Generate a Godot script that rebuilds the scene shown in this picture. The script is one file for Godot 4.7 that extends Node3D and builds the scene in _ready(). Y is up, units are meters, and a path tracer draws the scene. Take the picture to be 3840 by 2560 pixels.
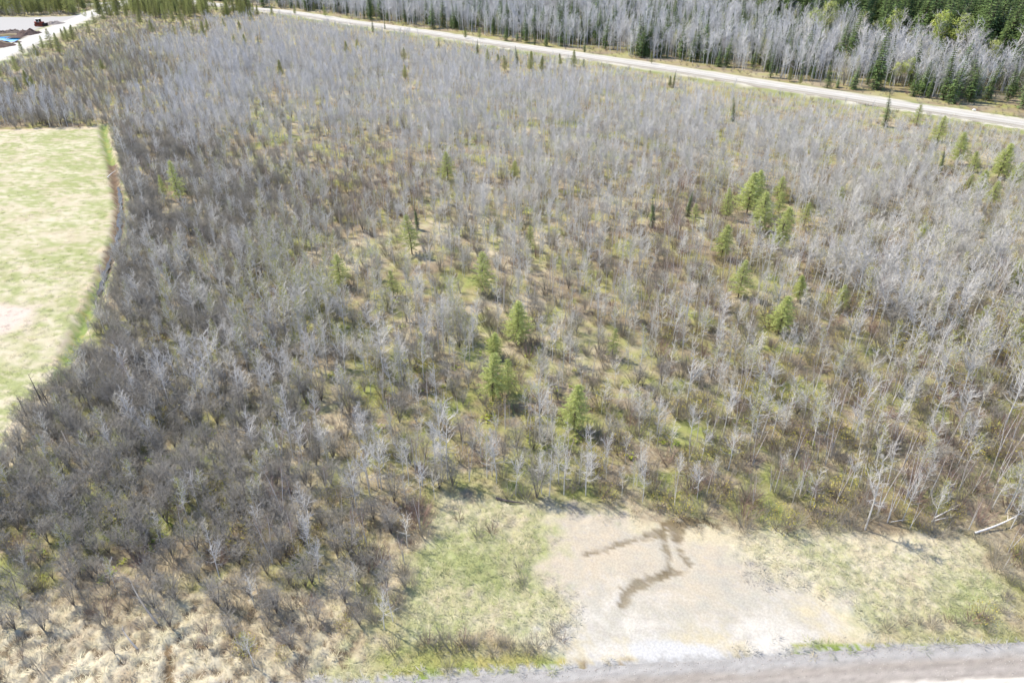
extends Node3D
# A drone view over a leafless spring wood: gravel roads, a hay field, a sandy clearing. Units are metres, y is up, north is -z.

const EYE := 40.0            # height of the drone
const FOCAL := 2700.0        # focal length in pixels of a 3840 x 2560 survey frame
const TILT := 30.5           # degrees below the horizon
var sin_t := sin(deg_to_rad(TILT))
var cos_t := cos(deg_to_rad(TILT))
var rng := RandomNumberGenerator.new()
var noise_a := FastNoiseLite.new()
var noise_b := FastNoiseLite.new()
var noise_c := FastNoiseLite.new()
var counts := {}
var M := {}
var map_grid := []
const MAP_N := 72


# ---------------------------------------------------------------- geometry collector
class Geo:
	var v := PackedVector3Array()
	var n := PackedVector3Array()
	var c := PackedColorArray()
	var i := PackedInt32Array()
	func tube(p0: Vector3, p1: Vector3, r0: float, r1: float, c0: Color, c1: Color, sides := 3) -> void:
		var d := p1 - p0
		if d.length_squared() < 1e-8:
			return
		d = d.normalized()
		var a := d.cross(Vector3(0.31, 0.12, 0.94)).normalized()
		var b := d.cross(a)
		var s := v.size()
		for k in sides:
			var t := TAU * k / sides
			var o := a * cos(t) + b * sin(t)
			v.append(p0 + o * r0); n.append(o); c.append(c0)
			v.append(p1 + o * r1); n.append(o); c.append(c1)
		for k in sides:
			var q := s + 2 * k
			var w := s + 2 * ((k + 1) % sides)
			i.append_array(PackedInt32Array([q, q + 1, w]))
			if r1 > 0.0005:
				i.append_array(PackedInt32Array([w, q + 1, w + 1]))
	func tri(p: Vector3, q: Vector3, r: Vector3, col: Color, up := Vector3.ZERO) -> void:
		var s := v.size()
		var m := (q - p).cross(r - p).normalized()
		v.append(p); v.append(q); v.append(r)
		i.append_array(PackedInt32Array([s, s + 2, s + 1] if up == Vector3.ZERO or m.dot(up) >= 0.0 else [s, s + 1, s + 2]))
		if up != Vector3.ZERO:
			m = up
		for k in 3:
			n.append(m); c.append(col)
	func blade(p: Vector3, q: Vector3, w: float, side: Vector3, col: Color, up := Vector3.ZERO) -> void:
		# a pointed sliver from p to q, widest near a third of its length
		var mid := p.lerp(q, 0.4)
		var o := side * w * 0.5
		var s := v.size()
		var m := o.cross(q - p).normalized()
		i.append_array(PackedInt32Array([s, s + 2, s + 1, s, s + 3, s + 2] if up == Vector3.ZERO or m.dot(up) >= 0.0 else [s, s + 1, s + 2, s, s + 2, s + 3]))
		if up != Vector3.ZERO:
			m = up
		for x in [p, mid + o, q, mid - o]:
			v.append(x); n.append(m); c.append(col)
	func box(at: Vector3, size: Vector3, col := Color.WHITE, turn := Basis.IDENTITY, bevel := 0.0) -> void:
		var h := size * 0.5
		var e := minf(bevel, minf(h.x, minf(h.y, h.z)) * 0.9)
		for ax in 3:
			for sg in [-1.0, 1.0]:
				var m := Vector3.ZERO
				m[ax] = sg
				var u := Vector3.ZERO
				var w := Vector3.ZERO
				u[(ax + 1) % 3] = 1.0
				w[(ax + 2) % 3] = sg
				var hu: float = h[(ax + 1) % 3] - e
				var hw: float = h[(ax + 2) % 3] - e
				var q := []
				for st in [[-1, -1], [1, -1], [1, 1], [-1, 1]]:
					q.append(at + turn * (m * h[ax] + u * hu * st[0] + w * hw * st[1]))
				quad(q[0], q[1], q[2], q[3], col)
		if e > 0.0:
			for ax in 3:
				for s1 in [-1.0, 1.0]:
					for s2 in [-1.0, 1.0]:
						var q := []
						for st in [[-1, 0], [1, 0], [1, 1], [-1, 1]]:
							var p := Vector3.ZERO
							p[ax] = (h[ax] - e) * st[0]
							p[(ax + 1) % 3] = s1 * (h[(ax + 1) % 3] - (0.0 if st[1] == 0 else e))
							p[(ax + 2) % 3] = s2 * (h[(ax + 2) % 3] - (e if st[1] == 0 else 0.0))
							q.append(at + turn * p)
						if s1 * s2 > 0:
							quad(q[0], q[1], q[2], q[3], col)
						else:
							quad(q[3], q[2], q[1], q[0], col)
	func quad(p: Vector3, q: Vector3, r: Vector3, t: Vector3, col: Color) -> void:
		tri(p, q, r, col)
		tri(p, r, t, col)
	func arrays() -> Array:
		var a := []
		a.resize(Mesh.ARRAY_MAX)
		a[Mesh.ARRAY_VERTEX] = v
		a[Mesh.ARRAY_NORMAL] = n
		a[Mesh.ARRAY_COLOR] = c
		a[Mesh.ARRAY_INDEX] = i
		return a


func mesh_of(parts: Array) -> ArrayMesh:          # [[Geo, material], ...]
	var m := ArrayMesh.new()
	for p in parts:
		if p[0].i.size():
			m.add_surface_from_arrays(Mesh.PRIMITIVE_TRIANGLES, p[0].arrays())
			m.surface_set_material(m.get_surface_count() - 1, p[1])
	return m


# ---------------------------------------------------------------- naming
func numbered(called: String) -> String:
	var k: int = counts.get(called, 0)
	counts[called] = k + 1
	return called if k == 0 else "%s_%03d" % [called, k]


func thing(called: String, label: String, category: String, at := Vector3.ZERO, turn := 0.0, group := "") -> Node3D:
	var o := Node3D.new()
	o.name = numbered(called)
	add_child(o)
	o.position = at
	o.rotation.y = turn
	tag(o, label, category, group)
	return o


func tag(o: Node, label: String, category: String, group := "") -> void:
	o.set_meta("label", label)
	o.set_meta("category", category)
	if group:
		o.set_meta("group", group)


func part(called: String, m: Mesh, parent: Node, material: Material = null) -> MeshInstance3D:
	var o := MeshInstance3D.new()
	o.name = called
	o.mesh = m
	if material:
		o.material_override = material
	parent.add_child(o, true)
	return o


func piece(called: String, g: Geo, material: Material, parent: Node) -> MeshInstance3D:
	return part(called, mesh_of([[g, material]]), parent)


func setting(called: String, m: Mesh, kind := "structure") -> MeshInstance3D:
	var o := MeshInstance3D.new()
	o.name = numbered(called)
	o.mesh = m
	add_child(o)
	o.set_meta("kind", kind)
	return o


# ---------------------------------------------------------------- survey: frame pixel -> ground point
func gp(px: float, py: float) -> Vector2:
	var a := (px - 1920.0) / FOCAL
	var b := (py - 1280.0) / FOCAL
	var down := maxf(sin_t + b * cos_t, 0.02)
	var t := EYE / down
	return Vector2(a * t, -(cos_t - b * sin_t) * t)


func g3(px: float, py: float, y := 0.0) -> Vector3:
	var p := gp(px, py)
	return Vector3(p.x, y, p.y)


func tall(base_y: float, top_y: float) -> float:     # height of a pole seen from base_y up to top_y
	var f := -gp(1920, base_y).y
	var b := (top_y - 1280.0) / FOCAL
	return maxf(1.0, EYE - f * (sin_t + b * cos_t) / (cos_t - b * sin_t))


func view_of(x: float, z: float) -> Vector3:         # pixel x, pixel y, depth along the lens axis
	var f := -z
	var d := f * cos_t + EYE * sin_t
	return Vector3(1920.0 + FOCAL * x / d, 1280.0 + FOCAL * (EYE * cos_t - f * sin_t) / d, d)


func poly(list: Array) -> PackedVector2Array:
	var o := PackedVector2Array()
	for k in range(0, list.size(), 2):
		o.append(gp(list[k], list[k + 1]))
	return o


func path_dist(p: Vector2, line: PackedVector2Array) -> float:
	var best := 1e9
	for k in line.size() - 1:
		best = minf(best, p.distance_squared_to(Geometry2D.get_closest_point_to_segment(p, line[k], line[k + 1])))
	return sqrt(best)


func inside(p: Vector2, shape: PackedVector2Array) -> bool:
	return Geometry2D.is_point_in_polygon(p, shape)


func edge_dist(p: Vector2, shape: PackedVector2Array) -> float:      # signed: positive inside
	var best := 1e9
	var n := shape.size()
	for k in n:
		best = minf(best, p.distance_squared_to(Geometry2D.get_closest_point_to_segment(p, shape[k], shape[(k + 1) % n])))
	return sqrt(best) * (1.0 if inside(p, shape) else -1.0)


func box_of(shape: PackedVector2Array, grow: float) -> Rect2:
	var r := Rect2(shape[0], Vector2.ZERO)
	for q in shape:
		r = r.expand(q)
	return r.grow(grow)


var field: PackedVector2Array
var clearing: PackedVector2Array
var gravel: PackedVector2Array
var entrance: PackedVector2Array
var lot: PackedVector2Array
var pond: PackedVector2Array
var far_pond: PackedVector2Array
var ditch: PackedVector2Array
var ditch_water: PackedVector2Array
var far_road: PackedVector2Array
var left_road: PackedVector2Array
var near_edge: PackedVector2Array
var rills := []
var creek: PackedVector2Array
var boxes := {}
var belt_a: Vector2
var belt_b: Vector2


func survey() -> void:
	field = poly([-900, 520, 0, 490, 200, 482, 385, 478, 405, 540, 425, 640, 436, 740, 436, 840, 425, 900, 395, 980, 355, 1070, 320, 1140, 290, 1200, 240, 1300, 200, 1390, 215, 1440, 150, 1500, 70, 1570, 0, 1740, -500, 1900])
	clearing = poly([1665, 1840, 1780, 1870, 1990, 1895, 2300, 1925, 2600, 1955, 2850, 1985, 3220, 1995, 3560, 2000, 3660, 2030, 3740, 2180, 3780, 2290, 3700, 2330, 3300, 2350, 3260, 2420, 2760, 2455, 2400, 2480, 2280, 2490, 2060, 2450, 1850, 2370, 1560, 2390, 1530, 2250, 1540, 2130, 1610, 2010, 1640, 1930])
	gravel = poly([2040, 1905, 2300, 1932, 2450, 1950, 2600, 1985, 2720, 2040, 2800, 2150, 3000, 2210, 3150, 2300, 3230, 2385, 3100, 2425, 2760, 2450, 2350, 2462, 2100, 2470, 2120, 2400, 2170, 2330, 2110, 2220, 2010, 2130, 2060, 2030])
	entrance = poly([2350, 2405, 2500, 2385, 2700, 2380, 2735, 2420, 2760, 2500, 2370, 2520])
	lot = poly([-500, 68, 0, 63, 100, 64, 215, 62, 300, 56, 320, 62, 250, 80, 180, 90, 150, 100, 130, 114, 60, 119, 0, 122, -400, 140])
	pond = poly([-60, 134, 0, 133, 40, 131, 85, 129, 78, 137, 70, 146, 48, 157, 25, 149, 0, 146, -60, 148])
	far_pond = poly([-30, 5, 10, 2, 40, 0, 75, 3, 90, 8, 60, 12, 10, 10])
	ditch = poly([385, 470, 393, 520, 408, 580, 420, 620, 430, 680, 441, 730, 448, 780, 446, 830, 436, 880, 425, 930, 408, 965, 390, 1010, 372, 1075, 345, 1125, 318, 1180, 290, 1250, 258, 1320, 225, 1390, 215, 1430])
	ditch_water = poly([441, 690, 447, 730, 448, 780, 446, 830, 436, 880, 425, 930, 408, 965, 390, 1010, 376, 1060, 362, 1095])
	far_road = poly([300, 22, 506, 4, 577, 1, 691, 4, 805, 19, 892, 30, 1034, 42, 1186, 63, 1280, 80, 1443, 102, 1628, 128, 1824, 159, 2096, 199, 2368, 239, 2560, 268, 2886, 321, 3159, 362, 3485, 414, 3840, 469, 4300, 542])
	left_road = poly([-500, 420, -120, 262, 0, 206, 60, 180, 130, 146, 200, 114, 270, 83, 348, 50, 420, 26, 506, 6, 540, 2])
	near_edge = poly([-1500, 2780, 0, 2650, 1400, 2560, 1900, 2525, 2400, 2488, 2760, 2468, 3300, 2430, 3840, 2405, 5600, 2330])
	rills = [[poly([2690, 1975, 2610, 1958, 2540, 1955, 2480, 1962]), 0.5], [poly([2660, 1962, 2560, 1950, 2500, 1962, 2480, 1995, 2430, 2010]), 0.42], [poly([2440, 2008, 2390, 2022, 2330, 2040, 2270, 2062, 2200, 2080]), 0.26], [poly([2490, 2005, 2498, 2055, 2510, 2090, 2518, 2140, 2490, 2158]), 0.22], [poly([2550, 2030, 2556, 2080, 2590, 2120, 2560, 2140, 2500, 2155, 2440, 2168, 2380, 2200, 2345, 2225, 2335, 2265]), 0.3], [poly([2500, 1965, 2540, 1985, 2545, 2020]), 0.7]]
	creek = poly([628, 2420, 634, 2470, 622, 2520, 640, 2580, 660, 2640])
	for n in ["field", "clearing", "gravel", "entrance", "lot", "pond", "far_pond"]:
		boxes[n] = box_of(get(n), 4.0)
	boxes["far_road"] = box_of(far_road, 16.0)
	boxes["pond"] = box_of(pond, 17.0)
	boxes["left_road"] = box_of(left_road, 40.0)
	boxes["ditch"] = box_of(ditch, 5.0)
	belt_a = gp(2700, 30)
	belt_b = gp(3840, 280)


# what grows where, surveyed in frame pixels: x, y, then aspen, birch, alder, shrub, budding aspen, green floor, straw floor, height
func survey_map() -> void:
	var rows := [
		[700, 60, .12, 0, .3, .7, .1, .3, .2, .5], [450, 120, .1, 0, .55, .95, .08, .3, .2, .5], [1000, 90, .95, 0, .05, .2, 0, .2, .2, .85], [1300, 150, .95, 0, 0, .2, 0, .2, .2, .9],
		[60, 230, .15, 0, .5, .95, .05, .35, .2, .72], [330, 200, .1, 0, .55, .95, .08, .35, .2, .68], [350, 330, .06, .1, .5, .9, .05, .3, .2, .55], [120, 420, .45, 0, .6, .4, 0, .3, .2, .9],
		[530, 260, .05, 0, .55, .95, .1, .45, .3, .68], [450, 430, .1, 0, .6, .8, .05, .3, .2, .6], [720, 210, .95, 0, .05, .2, 0, .2, .2, .9], [600, 420, .9, 0, .2, .2, 0, .2, .2, .95],
		[900, 320, .75, 0, .15, .3, .02, .3, .3, .9], [1300, 290, .8, 0, .1, .3, .02, .3, .3, .85], [1700, 260, .95, 0, 0, .3, 0, .3, .3, .85], [2100, 330, .95, 0, 0, .3, 0, .3, .3, .85],
		[2500, 350, .7, 0, 0, .5, .02, .35, .3, .75], [2900, 430, .8, 0, 0, .5, .02, .4, .3, .7], [3300, 470, .8, 0, 0, .4, .02, .35, .3, .75], [3720, 560, .5, 0, .05, .6, .06, .4, .3, .8],
		[500, 600, .2, .1, .7, .4, 0, .3, .2, .85], [800, 480, .85, 0, .3, .3, 0, .3, .2, .95], [1060, 460, .2, 0, .15, .45, .05, .6, .35, .75], [1300, 450, .75, 0, .1, .3, 0, .3, .3, .85],
		[1700, 500, .8, 0, .05, .3, .02, .4, .3, .85], [2050, 480, .75, 0, .05, .35, .04, .55, .3, .85], [2500, 520, .95, 0, 0, .3, .02, .4, .3, .85], [2900, 580, .98, 0, 0, .3, .02, .35, .3, .85], [3250, 620, .95, 0, 0, .35, .02, .35, .3, .85],
		[3620, 720, .45, 0, .05, .6, .1, .45, .3, .8], [540, 830, .2, 0, .75, .35, 0, .3, .25, .8], [820, 800, .35, 0, .5, .35, .03, .4, .3, .85], [1040, 690, .15, .1, .35, .6, .05, .45, .35, .75],
		[1250, 650, .15, .5, .1, .6, .03, .3, .3, .75], [1450, 720, .1, .55, .1, .6, .03, .3, .3, .75], [1700, 720, .55, .1, .05, .45, .03, .35, .3, .8], [2000, 720, .7, .05, 0, .4, .02, .35, .3, .85],
		[2230, 800, .45, .25, 0, .5, .02, .3, .5, .8], [2600, 850, .15, .6, 0, .6, .03, .35, .35, .8], [3000, 760, .6, .15, 0, .5, .05, .4, .3, .85], [3400, 830, .6, .05, 0, .5, .05, .4, .3, .9], [3720, 950, .4, 0, 0, .6, .08, .45, .3, .95],
		[440, 1150, .25, 0, .75, .3, .03, .45, .3, .75], [800, 1080, .4, 0, .45, .3, .1, .4, .3, .9], [1150, 1130, .2, 0, .1, .35, .6, .5, .3, .95], [1420, 1030, .08, 0, .04, .4, .03, .5, .75, .7],
		[1650, 1060, .25, .05, .05, .45, .05, .5, .5, .75], [1850, 890, .45, .05, .05, .45, .05, .4, .4, .8], [2200, 1020, .3, .35, 0, .55, .04, .4, .4, .8], [2600, 1120, .15, .5, 0, .65, .05, .45, .3, .8],
		[3000, 1180, .25, .1, 0, .7, .06, .5, .3, .85], [3300, 1130, .5, .05, 0, .6, .05, .45, .3, 1.3], [3720, 1180, .45, .05, 0, .6, .06, .5, .3, 1.35], [280, 1480, .1, 0, .85, .3, .02, .45, .3, .75], [680, 1430, .3, 0, .65, .3, .08, .5, .35, .85],
		[1080, 1400, .4, 0, .25, .35, .25, .5, .35, .9], [1480, 1330, .35, 0, .1, .4, .08, .65, .4, .85], [1900, 1380, .2, .05, .05, .45, .06, .6, .5, .75], [2300, 1300, .4, .05, .02, .5, .06, .5, .4, .8],
		[2700, 1350, .35, .1, 0, .65, .06, .5, .35, .85], [3200, 1450, .2, .1, 0, .8, .08, .55, .35, .85], [3720, 1450, .25, .1, 0, .75, .08, .55, .35, 1.15], [150, 1760, .05, 0, .85, .4, .03, .55, .3, .7], [550, 1760, .1, 0, .85, .3, .05, .75, .25, .75],
		[1000, 1680, .3, 0, .55, .35, .05, .5, .35, .85], [1400, 1620, .4, .05, .3, .4, .06, .55, .4, .85], [1650, 1760, .3, .05, .1, .3, .06, .6, .55, .75], [2050, 1680, .35, .05, .05, .45, .06, .65, .4, .75],
		[2450, 1700, .3, .1, 0, .65, .06, .6, .35, .75], [2900, 1740, .08, .15, 0, .9, .05, .6, .35, .8], [3400, 1740, .1, .35, 0, .9, .05, .5, .35, .9], [3750, 1850, .05, .25, 0, .95, .05, .45, .35, .85],
		[150, 2090, .03, 0, .6, .55, .03, .65, .35, .65], [420, 2040, .03, 0, .7, .3, .05, .95, .2, .7], [800, 1950, .1, 0, .65, .4, .03, .45, .45, .75], [1200, 1930, .15, .2, .5, .45, .03, .35, .5, .8], [1480, 1940, .1, .55, .2, .5, .02, .3, .5, .8],
		[200, 2330, 0, 0, .12, .45, .02, .2, .95, .6], [600, 2230, .02, 0, .22, .7, .02, .2, .95, .65], [1000, 2250, .02, .02, .35, .95, .02, .2, .85, .65], [1400, 2230, .02, .12, .25, .98, .03, .25, .75, .65], [1150, 2400, 0, 0, .06, .95, .02, .15, .9, .6],
		[300, 2520, 0, 0, 0, .05, 0, .08, 1, .5], [800, 2540, 0, 0, 0, .15, 0, .12, 1, .5], [1300, 2530, 0, 0, 0, .1, 0, .4, .8, .5], [1850, 2440, 0, 0, 0, .6, .03, .35, .6, .5], [3500, 2370, 0, 0, 0, .45, .02, .4, .6, .5], [3810, 2200, 0, .05, 0, .9, .03, .4, .4, .6],
		[1600, 55, .6, 0, .05, .5, 0, .3, .2, 1.1], [2000, 70, .6, 0, .05, .5, 0, .3, .2, 1.1], [2400, 120, .6, .05, .05, .55, .02, .3, .2, 1.0], [2750, 150, .55, 0, .05, .5, .05, .3, .2, 1.1], [3150, 220, .5, 0, .05, .5, .05, .3, .2, 1.2], [3500, 290, .5, 0, .05, .5, .05, .3, .2, 1.25], [3820, 380, .35, 0, .2, .7, .02, .3, .2, 1.15],
	]
	var at := []
	for r in rows:
		var p := gp(r[0], r[1])
		at.append(Vector2(p.x / (-p.y * 0.84 + 20.0), log(-p.y)))
	for k in MAP_N * MAP_N:
		var u := lerpf(-1.2, 1.2, float(k % MAP_N) / (MAP_N - 1))
		var w := lerpf(log(24.0), log(620.0), floorf(float(k) / MAP_N) / (MAP_N - 1))
		var q := Vector2(u, w)
		var total := 0.0
		var sum := PackedFloat32Array([0, 0, 0, 0, 0, 0, 0, 0])
		for j in rows.size():
			var d: Vector2 = at[j] - q
			var g := d.x * d.x * 2.2 + d.y * d.y
			g = 1.0 / (g * g + 0.00003)
			total += g
			for f in 8:
				sum[f] += g * rows[j][f + 2]
		for f in 8:
			sum[f] /= total
		map_grid.append(sum)


func map_at(x: float, z: float) -> PackedFloat32Array:
	var f := maxf(-z, 24.0)
	var u := x / (f * 0.84 + 20.0)
	u += noise_b.get_noise_2d(x * 3.0, z * 3.0) * 0.035
	var w := log(f) + noise_b.get_noise_2d(x * 3.0 + 500.0, z * 3.0) * 0.05
	var a := clampi(roundi((u + 1.2) / 2.4 * (MAP_N - 1)), 0, MAP_N - 1)
	var b := clampi(roundi((w - log(24.0)) / (log(620.0) - log(24.0)) * (MAP_N - 1)), 0, MAP_N - 1)
	return map_grid[b * MAP_N + a]


# ---------------------------------------------------------------- materials
func plain(called: String, rough := 0.9, backlit := 0.0) -> StandardMaterial3D:
	var m := StandardMaterial3D.new()
	m.resource_name = called
	m.vertex_color_use_as_albedo = true
	m.roughness = rough
	m.metallic_specular = 0.25
	if backlit > 0.0:
		m.backlight_enabled = true
		m.backlight = Color(backlit, backlit, backlit)
	return m


func speckle(seed_: int, freq: float, low: float, high: float, octaves := 5) -> NoiseTexture2D:
	var f := FastNoiseLite.new()
	f.seed = seed_
	f.frequency = freq
	f.noise_type = FastNoiseLite.TYPE_SIMPLEX_SMOOTH
	f.fractal_octaves = octaves
	f.fractal_gain = 0.62
	var t := NoiseTexture2D.new()
	t.width = 1024
	t.height = 1024
	t.seamless = true
	t.noise = f
	var r := Gradient.new()
	r.set_color(0, Color(low, low, low))
	r.set_color(1, Color(high, high, high))
	t.color_ramp = r
	return t


func make_materials() -> void:
	M.bark = plain("bark", 0.85)
	M.needles = plain("needles", 0.75, 1.0)
	M.spruce_needles = plain("spruce_needles", 0.75, 0.5)
	M.leaves = plain("leaves", 0.65, 0.5)
	M.grass = plain("dry_grass", 0.9, 0.25)
	for k in 4:
		var m := plain("bark_shade", 0.85)
		m.albedo_color = [Color(1, 1, 1), Color(0.93, 0.92, 0.9), Color(0.97, 0.93, 0.9), Color(0.88, 0.9, 0.92)][k]
		M["bark%d" % k] = m
	var g := plain("ground_cover", 0.95)
	g.albedo_texture = speckle(5, 0.035, 0.86, 1.0)
	g.uv1_triplanar = true
	g.uv1_world_triplanar = true
	g.uv1_scale = Vector3(0.11, 0.11, 0.11)
	g.heightmap_enabled = true
	g.heightmap_texture = speckle(8, 0.035, 0.0, 1.0)
	g.heightmap_scale = 1.6
	M.ground = g
	var r := plain("packed_gravel", 0.95)
	r.albedo_texture = speckle(11, 0.08, 0.68, 1.0)
	r.uv1_triplanar = true
	r.uv1_world_triplanar = true
	r.uv1_scale = Vector3(0.25, 0.25, 0.25)
	r.heightmap_enabled = true
	r.heightmap_texture = speckle(17, 0.09, 0.0, 1.0)
	r.heightmap_scale = 1.0
	M.road = r
	var w := StandardMaterial3D.new()
	w.resource_name = "pond_water"
	w.albedo_color = Color(0.22, 0.6, 0.85)  # blue of the reflected sky painted into the base colour
	w.roughness = 0.08
	w.metallic_specular = 0.4
	M.water = w
	var e := plain("wet_peat", 0.95)
	M.peat = e


# ---------------------------------------------------------------- plants
func rv(amount := 1.0) -> Vector3:
	return Vector3(rng.randf_range(-1, 1), rng.randf_range(-1, 1), rng.randf_range(-1, 1)) * amount


func grow(g: Geo, p: Vector3, dir: Vector3, length: float, r: float, col: Color, tip: Color, lift: float, twigs: int, level: int, spread := 0.9) -> void:
	# a bent bough with side twigs, and twigs on those
	var q := p
	var d := dir.normalized()
	var steps := 2 if level > 0 else 1
	for k in steps:
		var e := q + d * length / steps
		var r1 := r * (1.0 - 0.55 * (k + 1) / steps) if level > 0 else 0.0
		g.tube(q, e, r * (1.0 - 0.55 * k / steps), r1, col, tip, 3)
		if level > 0:
			for j in twigs:
				var t := (j + rng.randf()) / twigs
				var s := (d + rv(spread) + Vector3(0, lift * 0.5, 0)).normalized()
				grow(g, q.lerp(e, t), s, length * rng.randf_range(0.32, 0.55) * (1.15 - 0.3 * t), maxf(r * 0.45, 0.006), tip, tip, lift, maxi(twigs - 1, 2), level - 1, spread)
		q = e
		d = (d + Vector3(0, lift, 0) + rv(0.18)).normalized()


func stem(g: Geo, h: float, r: float, lean: Vector3, col: Color, tip: Color, sides := 5, parts := 4) -> Array:
	var pts := []
	var p := Vector3.ZERO
	var bend := rv(0.035)
	bend.y = 0
	for k in parts + 1:
		var t := float(k) / parts
		pts.append(p)
		p = p + (Vector3.UP + lean + bend * (k + 1) + Vector3(rng.randf_range(-.03, .03), 0, rng.randf_range(-.03, .03))).normalized() * h / parts
	for k in parts:
		var t0 := float(k) / parts
		var t1 := float(k + 1) / parts
		g.tube(pts[k], pts[k + 1], r * pow(1.0 - t0 * 0.93, 0.8), r * pow(1.0 - t1 * 0.93, 0.8), col.lerp(tip, t0 * 0.5), col.lerp(tip, t1 * 0.5), sides)
	return pts


func along(pts: Array, t: float) -> Vector3:
	var f := clampf(t, 0.0, 0.999) * (pts.size() - 1)
	var k := int(f)
	return pts[k].lerp(pts[k + 1], f - k)


func aspen(h: float, buds := 0, wide := 1.0, fine := true) -> Array:          # [trunk, crown, leaves]
	var t := Geo.new()
	var c := Geo.new()
	var l := Geo.new()
	var bark := Color(0.62, 0.60, 0.545)
	var twig := Color(0.55, 0.53, 0.50)
	var pts := stem(t, h, h * 0.0075 + 0.012, Vector3(rng.randf_range(-.03, .03), 0, rng.randf_range(-.03, .03)), bark, twig)
	var n := 22
	for k in n:
		var f := 0.34 + 0.64 * (k + rng.randf_range(-0.6, 1.0)) / n
		var turn := rng.randf() * TAU
		var up := lerpf(0.25, 1.1, (f - 0.34) / 0.64) * rng.randf_range(0.5, 1.7)
		var dir := Vector3(cos(turn), up, sin(turn))
		var ln := h * lerpf(0.23, 0.11, (f - 0.34) / 0.64) * rng.randf_range(0.4, 1.35) * wide
		grow(c, along(pts, f), dir, ln, (0.016 + h * 0.001) * (1.0 if fine else 1.25), twig, twig.lerp(Color(0.5, 0.47, 0.43), 0.4), 0.25, 5, 2 if fine and k % 4 == 0 else 1, 1.0)
	for k in rng.randi_range(1, 3):      # rival leaders
		var turn := rng.randf() * TAU
		grow(c, along(pts, rng.randf_range(0.4, 0.65)), Vector3(cos(turn), rng.randf_range(1.2, 2.2), sin(turn)), h * rng.randf_range(0.25, 0.38), 0.02 + h * 0.0025, bark, twig, 0.25, 6 if fine else 9, 2 if fine else 1, 0.9)
	for k in 4:      # dead stubs below the crown
		var turn := rng.randf() * TAU
		grow(c, along(pts, rng.randf_range(0.15, 0.4)), Vector3(cos(turn), 0.2, sin(turn)), h * 0.06, 0.012, twig, twig, 0.0, 2, 0)
	for k in buds:
		var f := rng.randf_range(0.4, 1.0)
		var rad := h * 0.17 * wide * (1.15 - f) / 0.6
		var turn := rng.randf() * TAU
		var p := along(pts, f) + Vector3(cos(turn) * rad * rng.randf(), rng.randf_range(0, 0.6), sin(turn) * rad * rng.randf())
		var s := rng.randf_range(0.05, 0.11)
		var col := Color(0.33, 0.36, 0.09).lerp(Color(0.4, 0.36, 0.13), rng.randf())
		l.tri(p, p + rv(s), p + rv(s), col)
		l.tri(p, p + rv(s), p + rv(s), col)
	return [t, c, l]


func birch(h: float) -> Array:
	var t := Geo.new()
	var c := Geo.new()
	var bark := Color(0.66, 0.63, 0.58)
	var twig := Color(0.24, 0.17, 0.145)
	var n_stems := rng.randi_range(1, 2)
	for s in n_stems:
		var lean := Vector3(rng.randf_range(-.12, .12), 0, rng.randf_range(-.12, .12)) * (1.0 if n_stems > 1 else 0.5)
		var pts := stem(t, h * rng.randf_range(0.85, 1.0), h * 0.0075 + 0.012, lean, bark, bark.lerp(twig, 0.5))
		for k in 16:
			var f := 0.36 + 0.62 * (k + rng.randf()) / 16.0
			var turn := k * 2.4 + rng.randf()
			grow(c, along(pts, f), Vector3(cos(turn), 0.9, sin(turn)), h * lerpf(0.2, 0.09, (f - .36) / .62) * rng.randf_range(.7, 1.1), 0.014, twig, twig, 0.05, 5, 1, 0.8)
	return [t, c, Geo.new()]


func alder(h: float, fine := true) -> Array:
	var t := Geo.new()
	var c := Geo.new()
	var bark := Color(0.17, 0.15, 0.13)
	var twig := Color(0.335, 0.312, 0.268)
	var stems := rng.randi_range(4, 7)
	for s in stems:
		var turn := TAU * s / stems + rng.randf_range(-.5, .5)
		var out := rng.randf_range(0.06, 0.34)
		var hh := h * rng.randf_range(0.68, 1.0)
		var pts := stem(t, hh, 0.02 + h * 0.0055, Vector3(cos(turn), 0, sin(turn)) * out, bark, twig.lerp(bark, 0.4), 4)
		for k in 13:
			var f := 0.26 + 0.72 * (k + rng.randf()) / 13.0
			var a := k * 2.4 + rng.randf()
			grow(c, along(pts, f), Vector3(cos(a) + cos(turn) * 0.3, 0.75, sin(a) + sin(turn) * 0.3), h * lerpf(0.3, 0.17, (f - .26) / .72) * rng.randf_range(.6, 1.15), 0.015, twig.lerp(bark, 0.4), twig, 0.12, 7 if fine else 4, 2 if fine and k == 6 else 1, 1.05)
	return [t, c, Geo.new()]


func shrub(h: float, tone: Color, leafy := 0, leaf := Color(0.3, 0.33, 0.08)) -> Array:
	var c := Geo.new()
	var l := Geo.new()
	for k in 22:
		var turn := k * 2.4 + rng.randf()
		var out := sqrt(rng.randf()) * 0.75
		var base := Vector3(cos(turn), 0, sin(turn)) * out * 0.25 * h
		var col := tone.lerp(tone * 0.6, rng.randf() * 0.6)
		col.a = 1
		grow(c, base, Vector3(cos(turn) * out, 1.0, sin(turn) * out), h * rng.randf_range(0.5, 0.85), 0.012 + h * 0.002, col, tone, 0.1, 4, 1, 0.6)
	for k in leafy:
		var turn := rng.randf() * TAU
		var e := rng.randf_range(0.1, 1.0)
		var rad := sqrt(1.0 - e * e * 0.8) * 0.62 * h * rng.randf_range(0.5, 1.0)
		var p := Vector3(cos(turn) * rad, e * h, sin(turn) * rad)
		var s := rng.randf_range(0.05, 0.12)
		l.tri(p, p + rv(s), p + rv(s), leaf.lerp(leaf * Color(1.25, 1.1, 0.9), rng.randf()))
	return [Geo.new(), c, l]


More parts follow.
